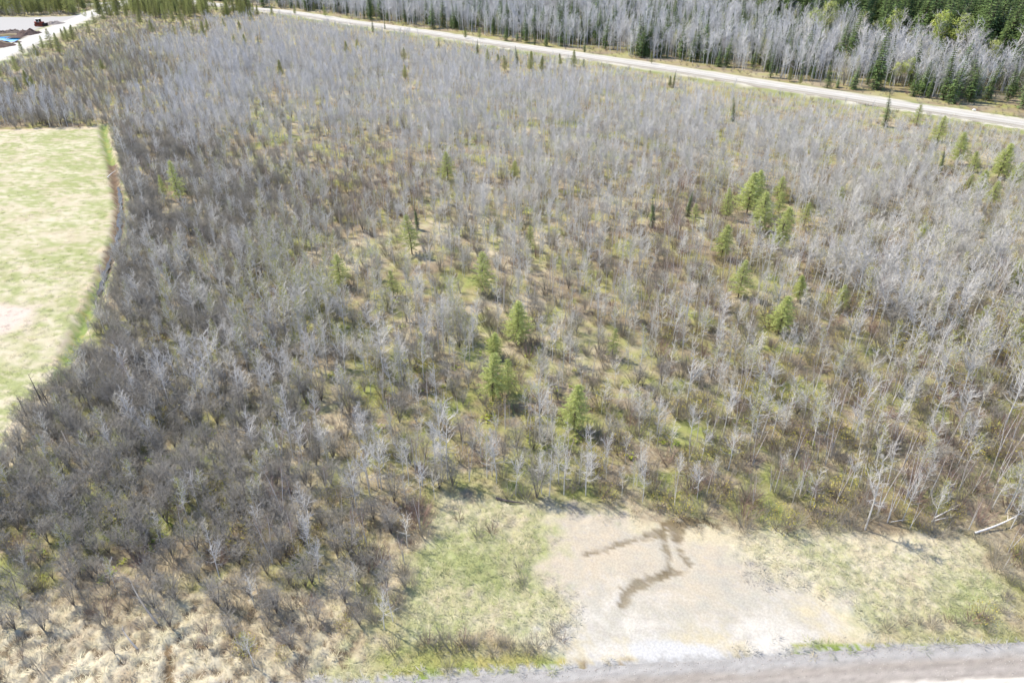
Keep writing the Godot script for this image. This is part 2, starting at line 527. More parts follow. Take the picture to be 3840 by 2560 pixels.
func larch(h: float, thin := 1.0, dim := 1.0) -> Array:
	var t := Geo.new()
	var l := Geo.new()
	var bark := Color(0.15, 0.125, 0.10)
	var pts := stem(t, h, h * 0.011 + 0.02, Vector3.ZERO, bark, bark, 5)
	var n := int(105 * thin)
	for k in n:
		var f := 0.14 + 0.85 * (k + rng.randf()) / n
		var turn := k * 2.4 + rng.randf_range(-.4, .4)
		var rad := h * 0.32 * pow(1.02 - f, 0.66) * rng.randf_range(0.65, 1.15)
		if f < 0.28:
			rad *= lerpf(0.55, 1.0, (f - 0.14) / 0.14)
		var p := along(pts, f)
		var e := p + Vector3(cos(turn) * rad, rad * rng.randf_range(-.12, .22), sin(turn) * rad)
		t.tube(p, e, 0.014 + 0.002 * h, 0.003, bark, bark * 1.4)
		var tufts := int(32 * rad / (h * 0.12)) + 12
		for j in tufts:
			var w := lerpf(0.2, 1.05, (j + rng.randf()) / tufts)
			var q := p.lerp(e, w) + rv(0.12)
			var s := rng.randf_range(0.09, 0.19) * (0.7 + h * 0.05)
			var col := Color(0.40, 0.46, 0.15).lerp(Color(0.54, 0.56, 0.24), rng.randf()) * dim
			col.a = 1.0
			var o := (rv() + Vector3(0, 0.25, 0)).normalized()
			l.blade(q - o * s * 0.5, q + o * s, s * 0.3, o.cross(rv()).normalized(), col)
	return [t, l]


func spruce(h: float, slim := 1.0, tone := 1.0) -> Array:
	var t := Geo.new()
	var l := Geo.new()
	var bark := Color(0.10, 0.08, 0.065)
	var pts := stem(t, h, h * 0.011 + 0.02, Vector3.ZERO, bark, bark, 5, 3)
	var levels := int(16 + h * 0.8)
	for k in levels:
		var f := 0.06 + 0.93 * float(k) / levels
		var p := along(pts, f)
		var around := 8 if f < 0.7 else 6
		var rough := rng.randf_range(0.8, 1.15)
		for j in around:
			var turn := TAU * (j + rng.randf_range(-.25, .25)) / around + k * 0.7
			var rad := h * 0.2 * slim * pow(1.03 - f, 0.8) * rough * rng.randf_range(0.7, 1.15)
			if f < 0.2:
				rad *= rng.randf_range(0.5, 1.0)
			var out := Vector3(cos(turn), 0, sin(turn))
			var side := Vector3(-sin(turn), 0, cos(turn))
			var e := p + out * rad + Vector3(0, -rad * rng.randf_range(0.1, 0.5) + 0.06 * rad, 0)
			t.tube(p, e, 0.012 + h * 0.001, 0.003, bark, bark)
			for s in 7:
				var w := lerpf(0.12, 0.95, (s + rng.randf()) / 7.0)
				var q := p.lerp(e, w)
				var ln := (0.34 - 0.18 * w) * rad * 1.5 + 0.1
				var sg := 1.0 if s % 2 else -1.0
				var col := Color(0.07, 0.12, 0.042).lerp(Color(0.145, 0.195, 0.065), rng.randf()) * tone
				col.a = 1
				l.blade(q, q + (out * 0.7 + side * sg * rng.randf_range(0.2, 1.0) + Vector3(0, rng.randf_range(-.55, .1), 0)).normalized() * ln, ln * 0.42, (side + Vector3(0, rng.randf_range(-.5, .5), 0)).normalized(), col)
	for s in 5:
		var e := rng.randf() * TAU
		l.blade(Vector3(pts[-1].x, h * 0.93, pts[-1].z), pts[-1] + Vector3(cos(e) * 0.06, 0.25, sin(e) * 0.06), 0.14, Vector3(cos(e), 0, sin(e)), Color(0.05, 0.085, 0.03))
	return [t, l]


func leafing(h: float, leaf: Color) -> Array:
	var a := aspen(h, 0, 1.25)
	var l := Geo.new()
	for k in 70:
		var turn := rng.randf() * TAU
		var e := rng.randf_range(-1.0, 1.0)
		var rad := sqrt(1.0 - e * e) * h * 0.19 * rng.randf_range(0.55, 1.1)
		var mid := Vector3(cos(turn) * rad, h * (0.74 + 0.26 * e), sin(turn) * rad)
		for j in 34:
			var p := mid + rv(h * 0.05)
			var s := rng.randf_range(0.12, 0.26)
			l.tri(p, p + rv(s), p + rv(s), leaf.lerp(leaf * Color(1.25, 1.15, 1.1), rng.randf()), (Vector3(cos(turn), e + 0.6, sin(turn)) + rv(0.5)).normalized())
	return [a[0], a[1], l]


func tuft(h: float, blades: int, lie: float) -> Geo:
	var g := Geo.new()
	for k in blades:
		var turn := k * 2.4 + rng.randf()
		var base := Vector3(cos(turn), 0, sin(turn)) * rng.randf() * 0.2
		var out := Vector3(cos(turn + rng.randf_range(-.6, .6)), 0, sin(turn + rng.randf_range(-.6, .6)))
		var tip := base + out * h * lie * rng.randf_range(0.5, 1.3) + Vector3(0, h * rng.randf_range(0.5, 1.0), 0)
		var s := rng.randf_range(0.75, 1.1)
		g.blade(base, tip, 0.028, Vector3(-out.z, 0, out.x), Color(s, s, s), (out * 0.4 + Vector3.UP).normalized())
	return g


func herb() -> Geo:
	var g := Geo.new()
	for k in 16:
		var p := Vector3(rng.randf_range(-.35, .35), rng.randf_range(0.05, 0.3), rng.randf_range(-.35, .35))
		var d := Vector3(rng.randf_range(-1, 1), rng.randf_range(-.3, .4), rng.randf_range(-1, 1)).normalized()
		var s := rng.randf_range(0.8, 1.15)
		g.blade(p - d * 0.1, p + d * 0.12, 0.13, d.cross(Vector3.UP).normalized(), Color(s, s, s))
	return g


# ---------------------------------------------------------------- ground
func soft(x: float) -> float:
	return clampf(x, 0.0, 1.0)


const STRAW := Color(0.455, 0.395, 0.27)
const PALE_STRAW := Color(0.55, 0.49, 0.36)
const GREEN := Color(0.225, 0.245, 0.08)
const LITTER := Color(0.235, 0.185, 0.125)
const OCHRE := Color(0.34, 0.295, 0.11)
const SAND := Color(0.375, 0.348, 0.285)
const PALE_SAND := Color(0.52, 0.487, 0.43)
const WET := Color(0.155, 0.12, 0.07)


func floor_color(x: float, z: float) -> Color:
	var p := Vector2(x, z)
	var n1 := noise_a.get_noise_2d(x * 2.2, z * 2.2)
	var n2 := noise_a.get_noise_2d(x * 9.0 + 70.0, z * 9.0)
	var n3 := noise_c.get_noise_2d(x * 1.6, z * 1.6)
	var n4 := noise_a.get_noise_2d(x * 32.0, z * 32.0 + 30.0)
	if boxes.field.has_point(p) or boxes.ditch.has_point(p):
		var e := edge_dist(p, field)
		if e > -4.0:
			var dd := path_dist(p, ditch)
			var c := PALE_STRAW.lerp(STRAW, soft(0.45 + n1 * 0.8 + n4 * 0.6))
			var streak := noise_a.get_noise_2d((x * 0.6 + z * 0.25) * 3.0, (z * 1.5 - x * 0.4) * 3.0)
			var fine := noise_a.get_noise_2d((x * 0.6 + z * 0.25) * 11.0, (z * 1.5 - x * 0.4) * 11.0)
			var gg := soft(0.52 + streak * 0.9 + n3 * 0.45 + fine * 1.2 + n4 * 0.5)
			c = c.lerp(Color(0.23, 0.285, 0.075), gg * 0.68) * Color(0.9, 0.9, 0.88)
			if e < 0.8 + n1 * 1.2 + n2 * 0.8:
				c = c.lerp(Color(0.5, 0.41, 0.29), 0.7)
			if z < -150.0 and e < 11.0 and e > 1.0 and x < -60.0:
				var strip := soft(1.0 - absf(z + 172.0 + n1 * 3.0) / 4.0)
				c = c.lerp(Color(0.42, 0.36, 0.28), strip * 0.8)
			var bare := gp(-20, 1200)
			c = c.lerp(Color(0.52, 0.43, 0.36), soft(1.6 - p.distance_to(bare) / 3.2 + n1))
			if dd < 0.85 + n1 * 0.4:
				var far := -z
				var lush := Color(0.185, 0.245, 0.075)
				if far < 86.0 or far > 135.0:
					c = c.lerp(lush.lerp(OCHRE, soft(n4 * 1.5 + n2)), soft(1.9 - dd * 1.7 + n2 * 1.4))
				else:
					c = Color(0.17, 0.12, 0.08).lerp(c, soft(dd - 0.5 + n2)) if x < -50.0 or dd < 0.8 else c.lerp(lush, 0.5)
			if e > -1.0:
				return c
			if dd < 1.9 + n2 * 0.8:
				return c.lerp(Color(0.2, 0.235, 0.08), soft(0.55 + n2 + n4)) if e < 0.0 else c
	var m := map_at(x, z)
	var c := LITTER.lerp(OCHRE, soft(0.35 + n1 + n2 * 0.6))
	c = c.lerp(STRAW, soft(m[6] * 1.25 - 0.32 + n3 * 0.8 + n4 * 0.9))
	c = c.lerp(GREEN, soft(m[5] * 1.1 - 0.3 + n1 * 1.1 + n2 * 0.7))
	if -z < 34.0 and m[6] > 0.8:
		c = c.lerp(PALE_STRAW, soft((m[6] - 0.8) * 4.0 + n1 * 0.6))
		c = c.lerp(Color(0.14, 0.10, 0.062), soft(noise_a.get_noise_2d(x * 17.0 + 200.0, z * 17.0) * 4.5 - 0.7) * 0.9)
		c = c.lerp(Color(0.27, 0.21, 0.14), soft(noise_a.get_noise_2d(x * 6.0 + 90.0, z * 6.0) * 3.0 - 0.4) * 0.7)
	if boxes.clearing.has_point(p):
		var e := edge_dist(p, clearing) + n1 * 1.0 + n2 * 0.8
		if e > -0.6:
			var turf := STRAW.lerp(PALE_STRAW, soft(0.5 + n1 * 1.3 + n2 * 0.8))
			var west := soft((gp(2400, 2150).x - x) / 6.0)
			turf = turf.lerp(Color(0.235, 0.265, 0.095), soft(0.1 + west * 0.34 + n3 * 0.9 + n1 * 0.9 + n4 * 0.7) * 0.85)
			turf = turf.lerp(LITTER, soft(n2 * 1.4 - 0.35) * 0.6)
			c = c.lerp(turf, soft(e * 1.1 + 0.6))
			var s := edge_dist(p, gravel) + n1 * 3.0 + n2 * 1.7 + n4 * 0.9
			if s > -1.2:
				var pale := soft((z + 33.5) / 6.5 + n1 * 0.45 + n2 * 0.6 + n4 * 0.4)
				var sand := SAND.lerp(Color(0.42, 0.36, 0.27), soft(0.35 + n3 * 0.9 + n2 * 0.9 - pale * 0.5)).lerp(PALE_SAND, pale)
				sand = sand.lerp(Color(0.36, 0.33, 0.29), soft(n4 * 2.4 - 0.55) * 0.6)
				var drag := noise_a.get_noise_2d(x * 5.0 + 300.0, z * 26.0)
				sand = sand.lerp(Color(0.34, 0.305, 0.255), soft(drag * 1.7 - 0.1) * 0.5)
				c = c.lerp(sand, soft(s * 0.55 + 0.6))
			for r in rills:
				var d := path_dist(p, r[0]) + n4 * 0.34 + n2 * 0.28
				c = c.lerp(WET, soft((r[1] * 1.0 * (1.0 + n1 * 0.6) + 0.06 - d) / 0.2) * (0.85 if r[1] > 0.4 else 0.75))
	if boxes.entrance.has_point(p):
		var s := edge_dist(p, entrance) + n1 * 1.6 + n2 * 1.0 + n4 * 0.4
		c = c.lerp(Color(0.44, 0.43, 0.41), soft(s * 1.4 + 0.3))
	if -z < 30.0:
		var d := path_dist(p, near_edge)
		if d < 1.3 + n1 * 0.4 and x > -9.0 + n1 * 4.0 and not boxes.entrance.has_point(p):
			c = c.lerp(Color(0.20, 0.255, 0.06).lerp(OCHRE, soft(0.4 + n2 * 1.5)), soft(1.5 - d + n2 * 0.5))
	if boxes.far_road.has_point(p) or boxes.left_road.has_point(p):
		var d := minf(path_dist(p, far_road), path_dist(p, left_road))
		if d < 13.0:
			c = c.lerp(Color(0.21, 0.235, 0.085).lerp(Color(0.31, 0.275, 0.16), soft(0.4 + n2 * 1.3 + n4)), soft((10.5 - d) / 3.0 + n1 * 0.8))
		if d < 6.6:
			c = c.lerp(Color(0.5, 0.46, 0.38), soft((6.2 - d) + n4 * 1.6 + n2))
	if boxes.lot.has_point(p):
		var d := edge_dist(p, lot) + n2 * 2.0
		c = c.lerp(Color(0.37, 0.355, 0.33), soft(d * 0.4 + 0.5))
	if boxes.pond.has_point(p) or boxes.far_pond.has_point(p):
		var d := maxf(edge_dist(p, pond), edge_dist(p, far_pond))
		c = c.lerp(Color(0.075, 0.055, 0.045), soft(1.0 + d * 0.28 + n2 * 0.4))
	if -z < 30.0:
		var d := path_dist(p, near_edge)
		c = c.lerp(Color(0.36, 0.343, 0.317), soft((0.42 + n4 * 0.7 + n2 * 0.5 - d) * 4.0))
	if -z < 30.0:
		var d := path_dist(p, creek)
		c = c.lerp(Color(0.17, 0.115, 0.06), soft((0.35 - d + n4 * 0.15) / 0.15) * 0.9)
	return c


func ground_y(x: float, z: float) -> float:
	var p := Vector2(x, z)
	var y := noise_a.get_noise_2d(x * 5.0, z * 5.0) * 0.14 + noise_a.get_noise_2d(x * 20.0, z * 20.0) * 0.10
	if -z < 40.0:
		var m := map_at(x, z)
		if m[6] > 0.7:
			y += (m[6] - 0.7) * (noise_a.get_noise_2d(x * 17.0 + 200.0, z * 17.0) * -1.3 + noise_a.get_noise_2d(x * 26.0 + 9.0, z * 26.0) * 0.6 + noise_a.get_noise_2d(x * 60.0 + 9.0, z * 60.0) * 0.5)
		if boxes.clearing.has_point(p):
			var e := edge_dist(p, gravel)
			y *= lerpf(1.0, 0.35, soft(e + 0.5))
			for r in rills:
				y -= 0.07 * soft(1.0 - path_dist(p, r[0]) / 0.5)
		if boxes.entrance.has_point(p):
			y *= soft(-edge_dist(p, entrance))
		var d := path_dist(p, near_edge)
		y = y * soft(d * 0.6) - 0.05 * soft(1.0 - absf(d - 1.2))
		if z > near_road_at(x):
			y = -0.12
		elif d < 1.0:
			y = lerpf(y, -0.03, 1.0 - d)
		y -= 0.4 * soft(1.0 - path_dist(p, creek) / 0.4)
	if boxes.field.has_point(p) and inside(p, field):
		y *= 0.7
	if boxes.ditch.has_point(p):
		y -= 0.75 * smoothstep(0.95, 0.3, path_dist(p, ditch))
	if boxes.far_road.has_point(p) or boxes.left_road.has_point(p):
		var d := minf(path_dist(p, far_road), path_dist(p, left_road))
		y = y * soft((d - 4.0) / 4.0) + 0.35 * smoothstep(9.0, 4.5, d) - 0.4 * smoothstep(3.5, 0.0, absf(d - 9.5))
	if boxes.lot.has_point(p):
		y *= soft(-edge_dist(p, lot) * 0.3)
	for w in ["pond", "far_pond"]:
		if boxes[w].has_point(p):
			y -= 1.5 * smoothstep(-1.0, 2.0, edge_dist(p, pond if w == "pond" else far_pond))
	return y


func near_road_at(x: float) -> float:          # z of the near road's edge at x
	for k in near_edge.size() - 1:
		if x <= near_edge[k + 1].x:
			return lerpf(near_edge[k].y, near_edge[k + 1].y, (x - near_edge[k].x) / (near_edge[k + 1].x - near_edge[k].x))
	return near_edge[-1].y


func make_ground() -> void:
	var g := Geo.new()
	var bands := [[-62.0, 78.0, -18.0, -62.0, 0.25], [-165.0, 175.0, -62.0, -182.0, 0.62], [-540.0, 540.0, -182.0, -640.0, 2.6]]
	for b in bands:
		var nx := int((b[1] - b[0]) / b[4])
		var nz := int((b[2] - b[3]) / b[4])
		var s := g.v.size()
		for j in nz + 1:
			for k in nx + 1:
				var x: float = lerpf(b[0], b[1], float(k) / nx)
				var z: float = lerpf(b[2], b[3], float(j) / nz)
				var rim := minf(minf(x - b[0], b[1] - x), minf(b[2] - z, z - b[3]))
				var y := ground_y(x, z) * soft(rim / 3.0)
				g.v.append(Vector3(x, y, z))
				g.c.append(floor_color(x, z))
		for j in nz + 1:
			for k in nx + 1:
				var w := s + j * (nx + 1) + k
				var l := w - 1 if k > 0 else w
				var r := w + 1 if k < nx else w
				var u := w - nx - 1 if j > 0 else w
				var d := w + nx + 1 if j < nz else w
				g.n.append((g.v[r] - g.v[l]).cross(g.v[u] - g.v[d]).normalized() * 1.0)
				if k < nx and j < nz:
					g.i.append_array(PackedInt32Array([w, d, r, r, d, d + 1]))
	# plain country round about, out to the horizon
	var far := 5200.0
	for q in [[-far, -62.0, -18.0, -62.0], [78.0, far, -18.0, -62.0], [-far, -165.0, -62.0, -182.0], [175.0, far, -62.0, -182.0], [-far, -540.0, -182.0, -640.0], [540.0, far, -182.0, -640.0], [-far, far, -640.0, -far], [-far, far, 900.0, -18.0]]:
		var s := g.v.size()
		for k in 4:
			g.v.append(Vector3(q[k % 2], 0, q[2 + k / 2]))
			g.n.append(Vector3.UP)
			g.c.append(Color(0.19, 0.17, 0.10))
		g.i.append_array(PackedInt32Array([s, s + 2, s + 1, s + 1, s + 2, s + 3]))
	for k in range(0, g.n.size()):
		if g.n[k].y < 0.0:
			g.n[k] = -g.n[k]
	setting("ground", mesh_of([[g, M.ground]]))


func ribbon(line: PackedVector2Array, profile: Array, step: float) -> Geo:     # profile: [offset to the right, height, colour]
	var g := Geo.new()
	var curve := Curve2D.new()
	for q in line:
		curve.add_point(q)
	var length := curve.get_baked_length()
	var rows := int(length / step)
	var w := profile.size()
	for j in rows + 1:
		var p := curve.sample_baked(length * j / rows)
		var a := curve.sample_baked(maxf(0.0, length * j / rows - 4.0))
		var b := curve.sample_baked(minf(length, length * j / rows + 4.0))
		var d := (b - a).normalized()
		var side := Vector2(-d.y, d.x)
		for k in w:
			var q: Vector2 = p + side * (profile[k][0] + noise_a.get_noise_2d(p.x * 6.0 + k * 40.0, p.y * 6.0) * 0.55)
			var col: Color = profile[k][2]
			var shade := 1.0 + noise_a.get_noise_2d(q.x * 8.0, q.y * 8.0) * 0.16
			g.v.append(Vector3(q.x, profile[k][1] + noise_a.get_noise_2d(q.x * 10.0, q.y * 10.0) * 0.02, q.y))
			g.n.append(Vector3.UP)
			g.c.append(Color(col.r * shade, col.g * shade, col.b * shade))
			if j < rows and k < w - 1:
				var s := j * w + k
				g.i.append_array(PackedInt32Array([s, s + w, s + 1, s + 1, s + w, s + w + 1]))
	return g


func make_roads() -> void:
	var base := Color(0.355, 0.312, 0.265)
	var pale := Color(0.7, 0.64, 0.55)
	var shoulder := Color(0.40, 0.38, 0.352)
	# the near road: crowned gravel with a windrow of pale sand along its middle
	var g := Geo.new()
	var rows := []
	for k in 41:
		rows.append(k * 0.2)
	var nx := 520
	for j in rows.size():
		for k in nx + 1:
			var x := lerpf(-75.0, 95.0, float(k) / nx)
			var o: float = rows[j]
			var z := near_road_at(x) + o
			var wob := noise_a.get_noise_2d(x * 3.0, o * 20.0) * 0.25 + noise_a.get_noise_2d(x * 12.0, 5.0) * 0.12
			var c := shoulder.lerp(base, soft((o - 0.7 + wob) * 2.0))
			c = c.lerp(Color(0.45, 0.41, 0.37), soft(1.0 - absf(o - 1.9) / 0.6) * 0.4)
			var windrow := soft(1.0 - absf(o - 2.72 - (0.35 if x < 9.0 else 0.0) * 0.0 + wob * 0.6) / 0.33) * soft((x - 2.0 + wob * 4.0) / 5.0)
			c = c.lerp(pale, soft(windrow * 2.5))
			var shade := 1.0 + noise_a.get_noise_2d(x * 20.0, o * 50.0) * 0.26 + noise_a.get_noise_2d(x * 1.2, o * 34.0 + 80.0) * 0.12
			var y := 0.02 + 0.05 * soft(o / 3.0) * soft((8.0 - o) / 3.0) + windrow * 0.07 - (0.05 if j == 0 else 0.0)
			g.v.append(Vector3(x, y, z + (noise_a.get_noise_2d(x * 30.0, 3.0) * 0.16 if j < 2 else 0.0)))
			g.n.append(Vector3.UP)
			g.c.append(Color(c.r * shade, c.g * shade, c.b * shade))
			if j < rows.size() - 1 and k < nx:
				var s := j * (nx + 1) + k
				g.i.append_array(PackedInt32Array([s, s + 1, s + nx + 1, s + 1, s + nx + 2, s + nx + 1]))
	setting("gravel_road", mesh_of([[g, M.road]]))
	var white := Color(0.60, 0.57, 0.51)
	var dull := Color(0.44, 0.41, 0.35)
	var rut := Color(0.46, 0.425, 0.36)
	var earth := Color(0.33, 0.29, 0.22)
	var f := ribbon(far_road, [[-4.6, 0.2, earth], [-3.6, 0.36, dull], [-2.7, 0.42, white], [-1.7, 0.46, rut], [-0.9, 0.49, white], [0.2, 0.5, white], [1.2, 0.48, rut], [2.0, 0.45, white], [2.5, 0.42, dull], [3.1, 0.38, earth], [3.8, 0.38, dull], [4.3, 0.4, rut], [4.9, 0.34, earth], [5.9, 0.2, earth]], 2.0)
	setting("far_gravel_road", mesh_of([[f, M.road]]))
	var l := ribbon(left_road, [[-4.3, 0.3, dull], [-3.3, 0.42, white], [0.0, 0.5, white], [3.0, 0.42, Color(0.66, 0.64, 0.6)], [4.6, 0.3, dull]], 3.0)
	setting("side_gravel_road", mesh_of([[l, M.road]]))


func sheet(shape: PackedVector2Array, y: float, material: Material, called: String) -> void:
	var g := Geo.new()
	for q in shape:
		g.v.append(Vector3(q.x, y, q.y))
		g.n.append(Vector3.UP)
		g.c.append(Color.WHITE)
	var flat := Geometry2D.triangulate_polygon(shape)
	for k in range(0, flat.size(), 3):
		var a := shape[flat[k]]
		if (shape[flat[k + 1]] - a).cross(shape[flat[k + 2]] - a) > 0.0:
			g.i.append_array(PackedInt32Array([flat[k], flat[k + 1], flat[k + 2]]))
		else:
			g.i.append_array(PackedInt32Array([flat[k], flat[k + 2], flat[k + 1]]))
	setting(called, mesh_of([[g, material]]))


func make_water() -> void:
	sheet(pond, -0.45, M.water, "pond_water")
	sheet(far_pond, -0.45, M.water, "far_pond_water")
	var f := ribbon(ditch_water, [[-0.25, -0.46, Color.WHITE], [0.25, -0.46, Color.WHITE]], 1.0)
	for k in f.v.size():
		f.v[k].y = -0.46
	var w: StandardMaterial3D = M.water.duplicate()
	w.albedo_color = Color(0.3, 0.3, 0.3)
	w.metallic_specular = 0.3
	w.roughness = 0.25
	setting("ditch_water", mesh_of([[f, w]]))


# ---------------------------------------------------------------- where a plant stands, in words
func place_words(x: float, z: float) -> String:
	var v := view_of(x, z)
	var spots := [
		[420, 2050, "among the bright green undergrowth at lower left"], [150, 2200, "on the left margin above the straw slope"], [600, 2330, "on the straw slope at lower left"], [1150, 2330, "in the dry straw left of the grassy clearing"],
		[250, 1500, "on the near corner of the hay field"], [420, 1150, "beside the winding field ditch"], [460, 800, "beside the far bend of the field ditch"], [900, 1600, "in the dark thicket below the yellow-budding stand"], [800, 1100, "between the field ditch and the yellow-budding stand"],
		[1450, 1900, "on the reddish corner left of the grassy clearing"], [1300, 1550, "just above the left corner of the clearing"], [1800, 1780, "on the wood edge above the green turf"], [2300, 1780, "on the wood edge above the bare sand"], [2850, 1800, "above the wet rills of the clearing"], [3450, 1850, "above the pale straw patch at lower right"], [3780, 2150, "on the right margin beside the straw patch"], [3500, 2370, "on the verge of the near road"], [1900, 2420, "between the green turf and the near road"],
		[1150, 1150, "in the yellow-budding stand left of centre"], [1430, 1020, "round the open straw glade"], [1400, 700, "in the reddish thicket above the straw glade"], [1900, 1350, "round the larches at the centre"], [2300, 1250, "in the open wood right of the centre larches"], [2000, 900, "in the pale stand above the centre larches"],
		[2850, 850, "round the larch cluster right of centre"], [2500, 1050, "in the reddish wood left of the larch cluster"], [3100, 1250, "in the tall white stand at the right"], [3650, 1200, "in the white stand by the right margin"], [3200, 1550, "in the brown scrub right of centre"], [3700, 1600, "in the brown scrub by the right margin"], [2700, 1500, "in the scrub between centre and right margin"], [3650, 700, "round the green larches under the far road"],
		[700, 300, "in the grey stand along the brown creek line"], [300, 300, "in the brown thicket beyond the hay field"], [120, 440, "in the strip behind the hay field"], [1300, 350, "in the wide grey stand at upper left of centre"], [2100, 450, "in the wide grey stand below the far road"], [3000, 550, "in the dense silver stand under the far road"], [1000, 550, "beside the small green opening"], [700, 60, "in the larch corner by the road bend"],
	]
	if beyond(x, z) > 0.0:
		return "behind the far road, left part" if v.x < 1900 else "behind the far road, middle part" if v.x < 2800 else "behind the far road, right part"
	var best := 1e18
	var said := ""
	for s in spots:
		var p := gp(s[0], s[1])
		var d := Vector2(x / (-z + 20.0) - p.x / (-p.y + 20.0), log(-z) - log(-p.y)).length_squared()
		if d < best:
			best = d
			said = s[2]
	return said


func beyond(x: float, z: float) -> float:        # how far past the far road
	var p := Vector2(x, z)
	var best := 1e18
	var sg := -1.0
	for k in range(2, far_road.size() - 1):
		var q := Geometry2D.get_closest_point_to_segment(p, far_road[k], far_road[k + 1])
		var d := p.distance_squared_to(q)
		if d < best:
			best = d
			var dir := far_road[k + 1] - far_road[k]
			sg = 1.0 if dir.cross(p - q) < 0.0 else -1.0
	return sqrt(best) * sg


var kept_open := {}


func keep_open(px: float, foot: float, tip: float, wide := 0.17, deep := 0.06) -> void:      # glades in front of and round the marked conifers
	var p := gp(px, foot)
	var h := tall(foot, tip)
	var to_eye := -p.normalized()
	var side := Vector2(-to_eye.y, to_eye.x)
	var reach := clampf(-p.y * deep, 2.5, 30.0)
	var s := -2.0
	while s < reach:
		var w := -h * wide - 0.3
		while w <= h * wide + 0.3:
			var q := p + to_eye * s + side * w
			kept_open[Vector2i(roundi(q.x), roundi(q.y))] = true
			w += 0.6
		s += 0.6


var stands := {}            # kind -> [[x, z, height, turn, variant, tint]]


func note(kind: String, x: float, z: float, h: float, tint := Color.WHITE) -> void:
	if not stands.has(kind):
		stands[kind] = []
	stands[kind].append([x, z, h, rng.randf() * TAU, rng.randi(), tint])


func open_ground(p: Vector2, margin: float) -> bool:
	if boxes.field.has_point(p) and edge_dist(p, field) > -margin:
		return true
	if boxes.ditch.has_point(p) and path_dist(p, ditch) < 1.3 + margin * 0.5:
		return true
	if boxes.clearing.has_point(p) and (edge_dist(p, clearing) > -margin * 0.5 or edge_dist(p, gravel) > -1.0):
		return true
	if margin < 0.0 and boxes.far_road.has_point(p):
		if path_dist(p, far_road) < 7.0 + noise_b.get_noise_2d(p.x * 6.0, p.y * 6.0) * 4.0:
			return true
	elif boxes.far_road.has_point(p) and path_dist(p, far_road) < (10.0 if p.x < -40.0 else 13.0) + margin * 1.5 + noise_b.get_noise_2d(p.x * 4.0, p.y * 4.0) * 6.0:
		return true
	if boxes.left_road.has_point(p) and path_dist(p, left_road) < 6.0 + margin:
		return true
	if -p.y < 32.0 and p.y > near_road_at(p.x) - 1.0 - margin:
		return true
	if boxes.lot.has_point(p) and edge_dist(p, lot) > -2.0:
		return true
	if boxes.pond.has_point(p) and edge_dist(p, pond) > -16.0:
		return true
	if boxes.far_pond.has_point(p) and edge_dist(p, far_pond) > -4.0:
		return true
	return false


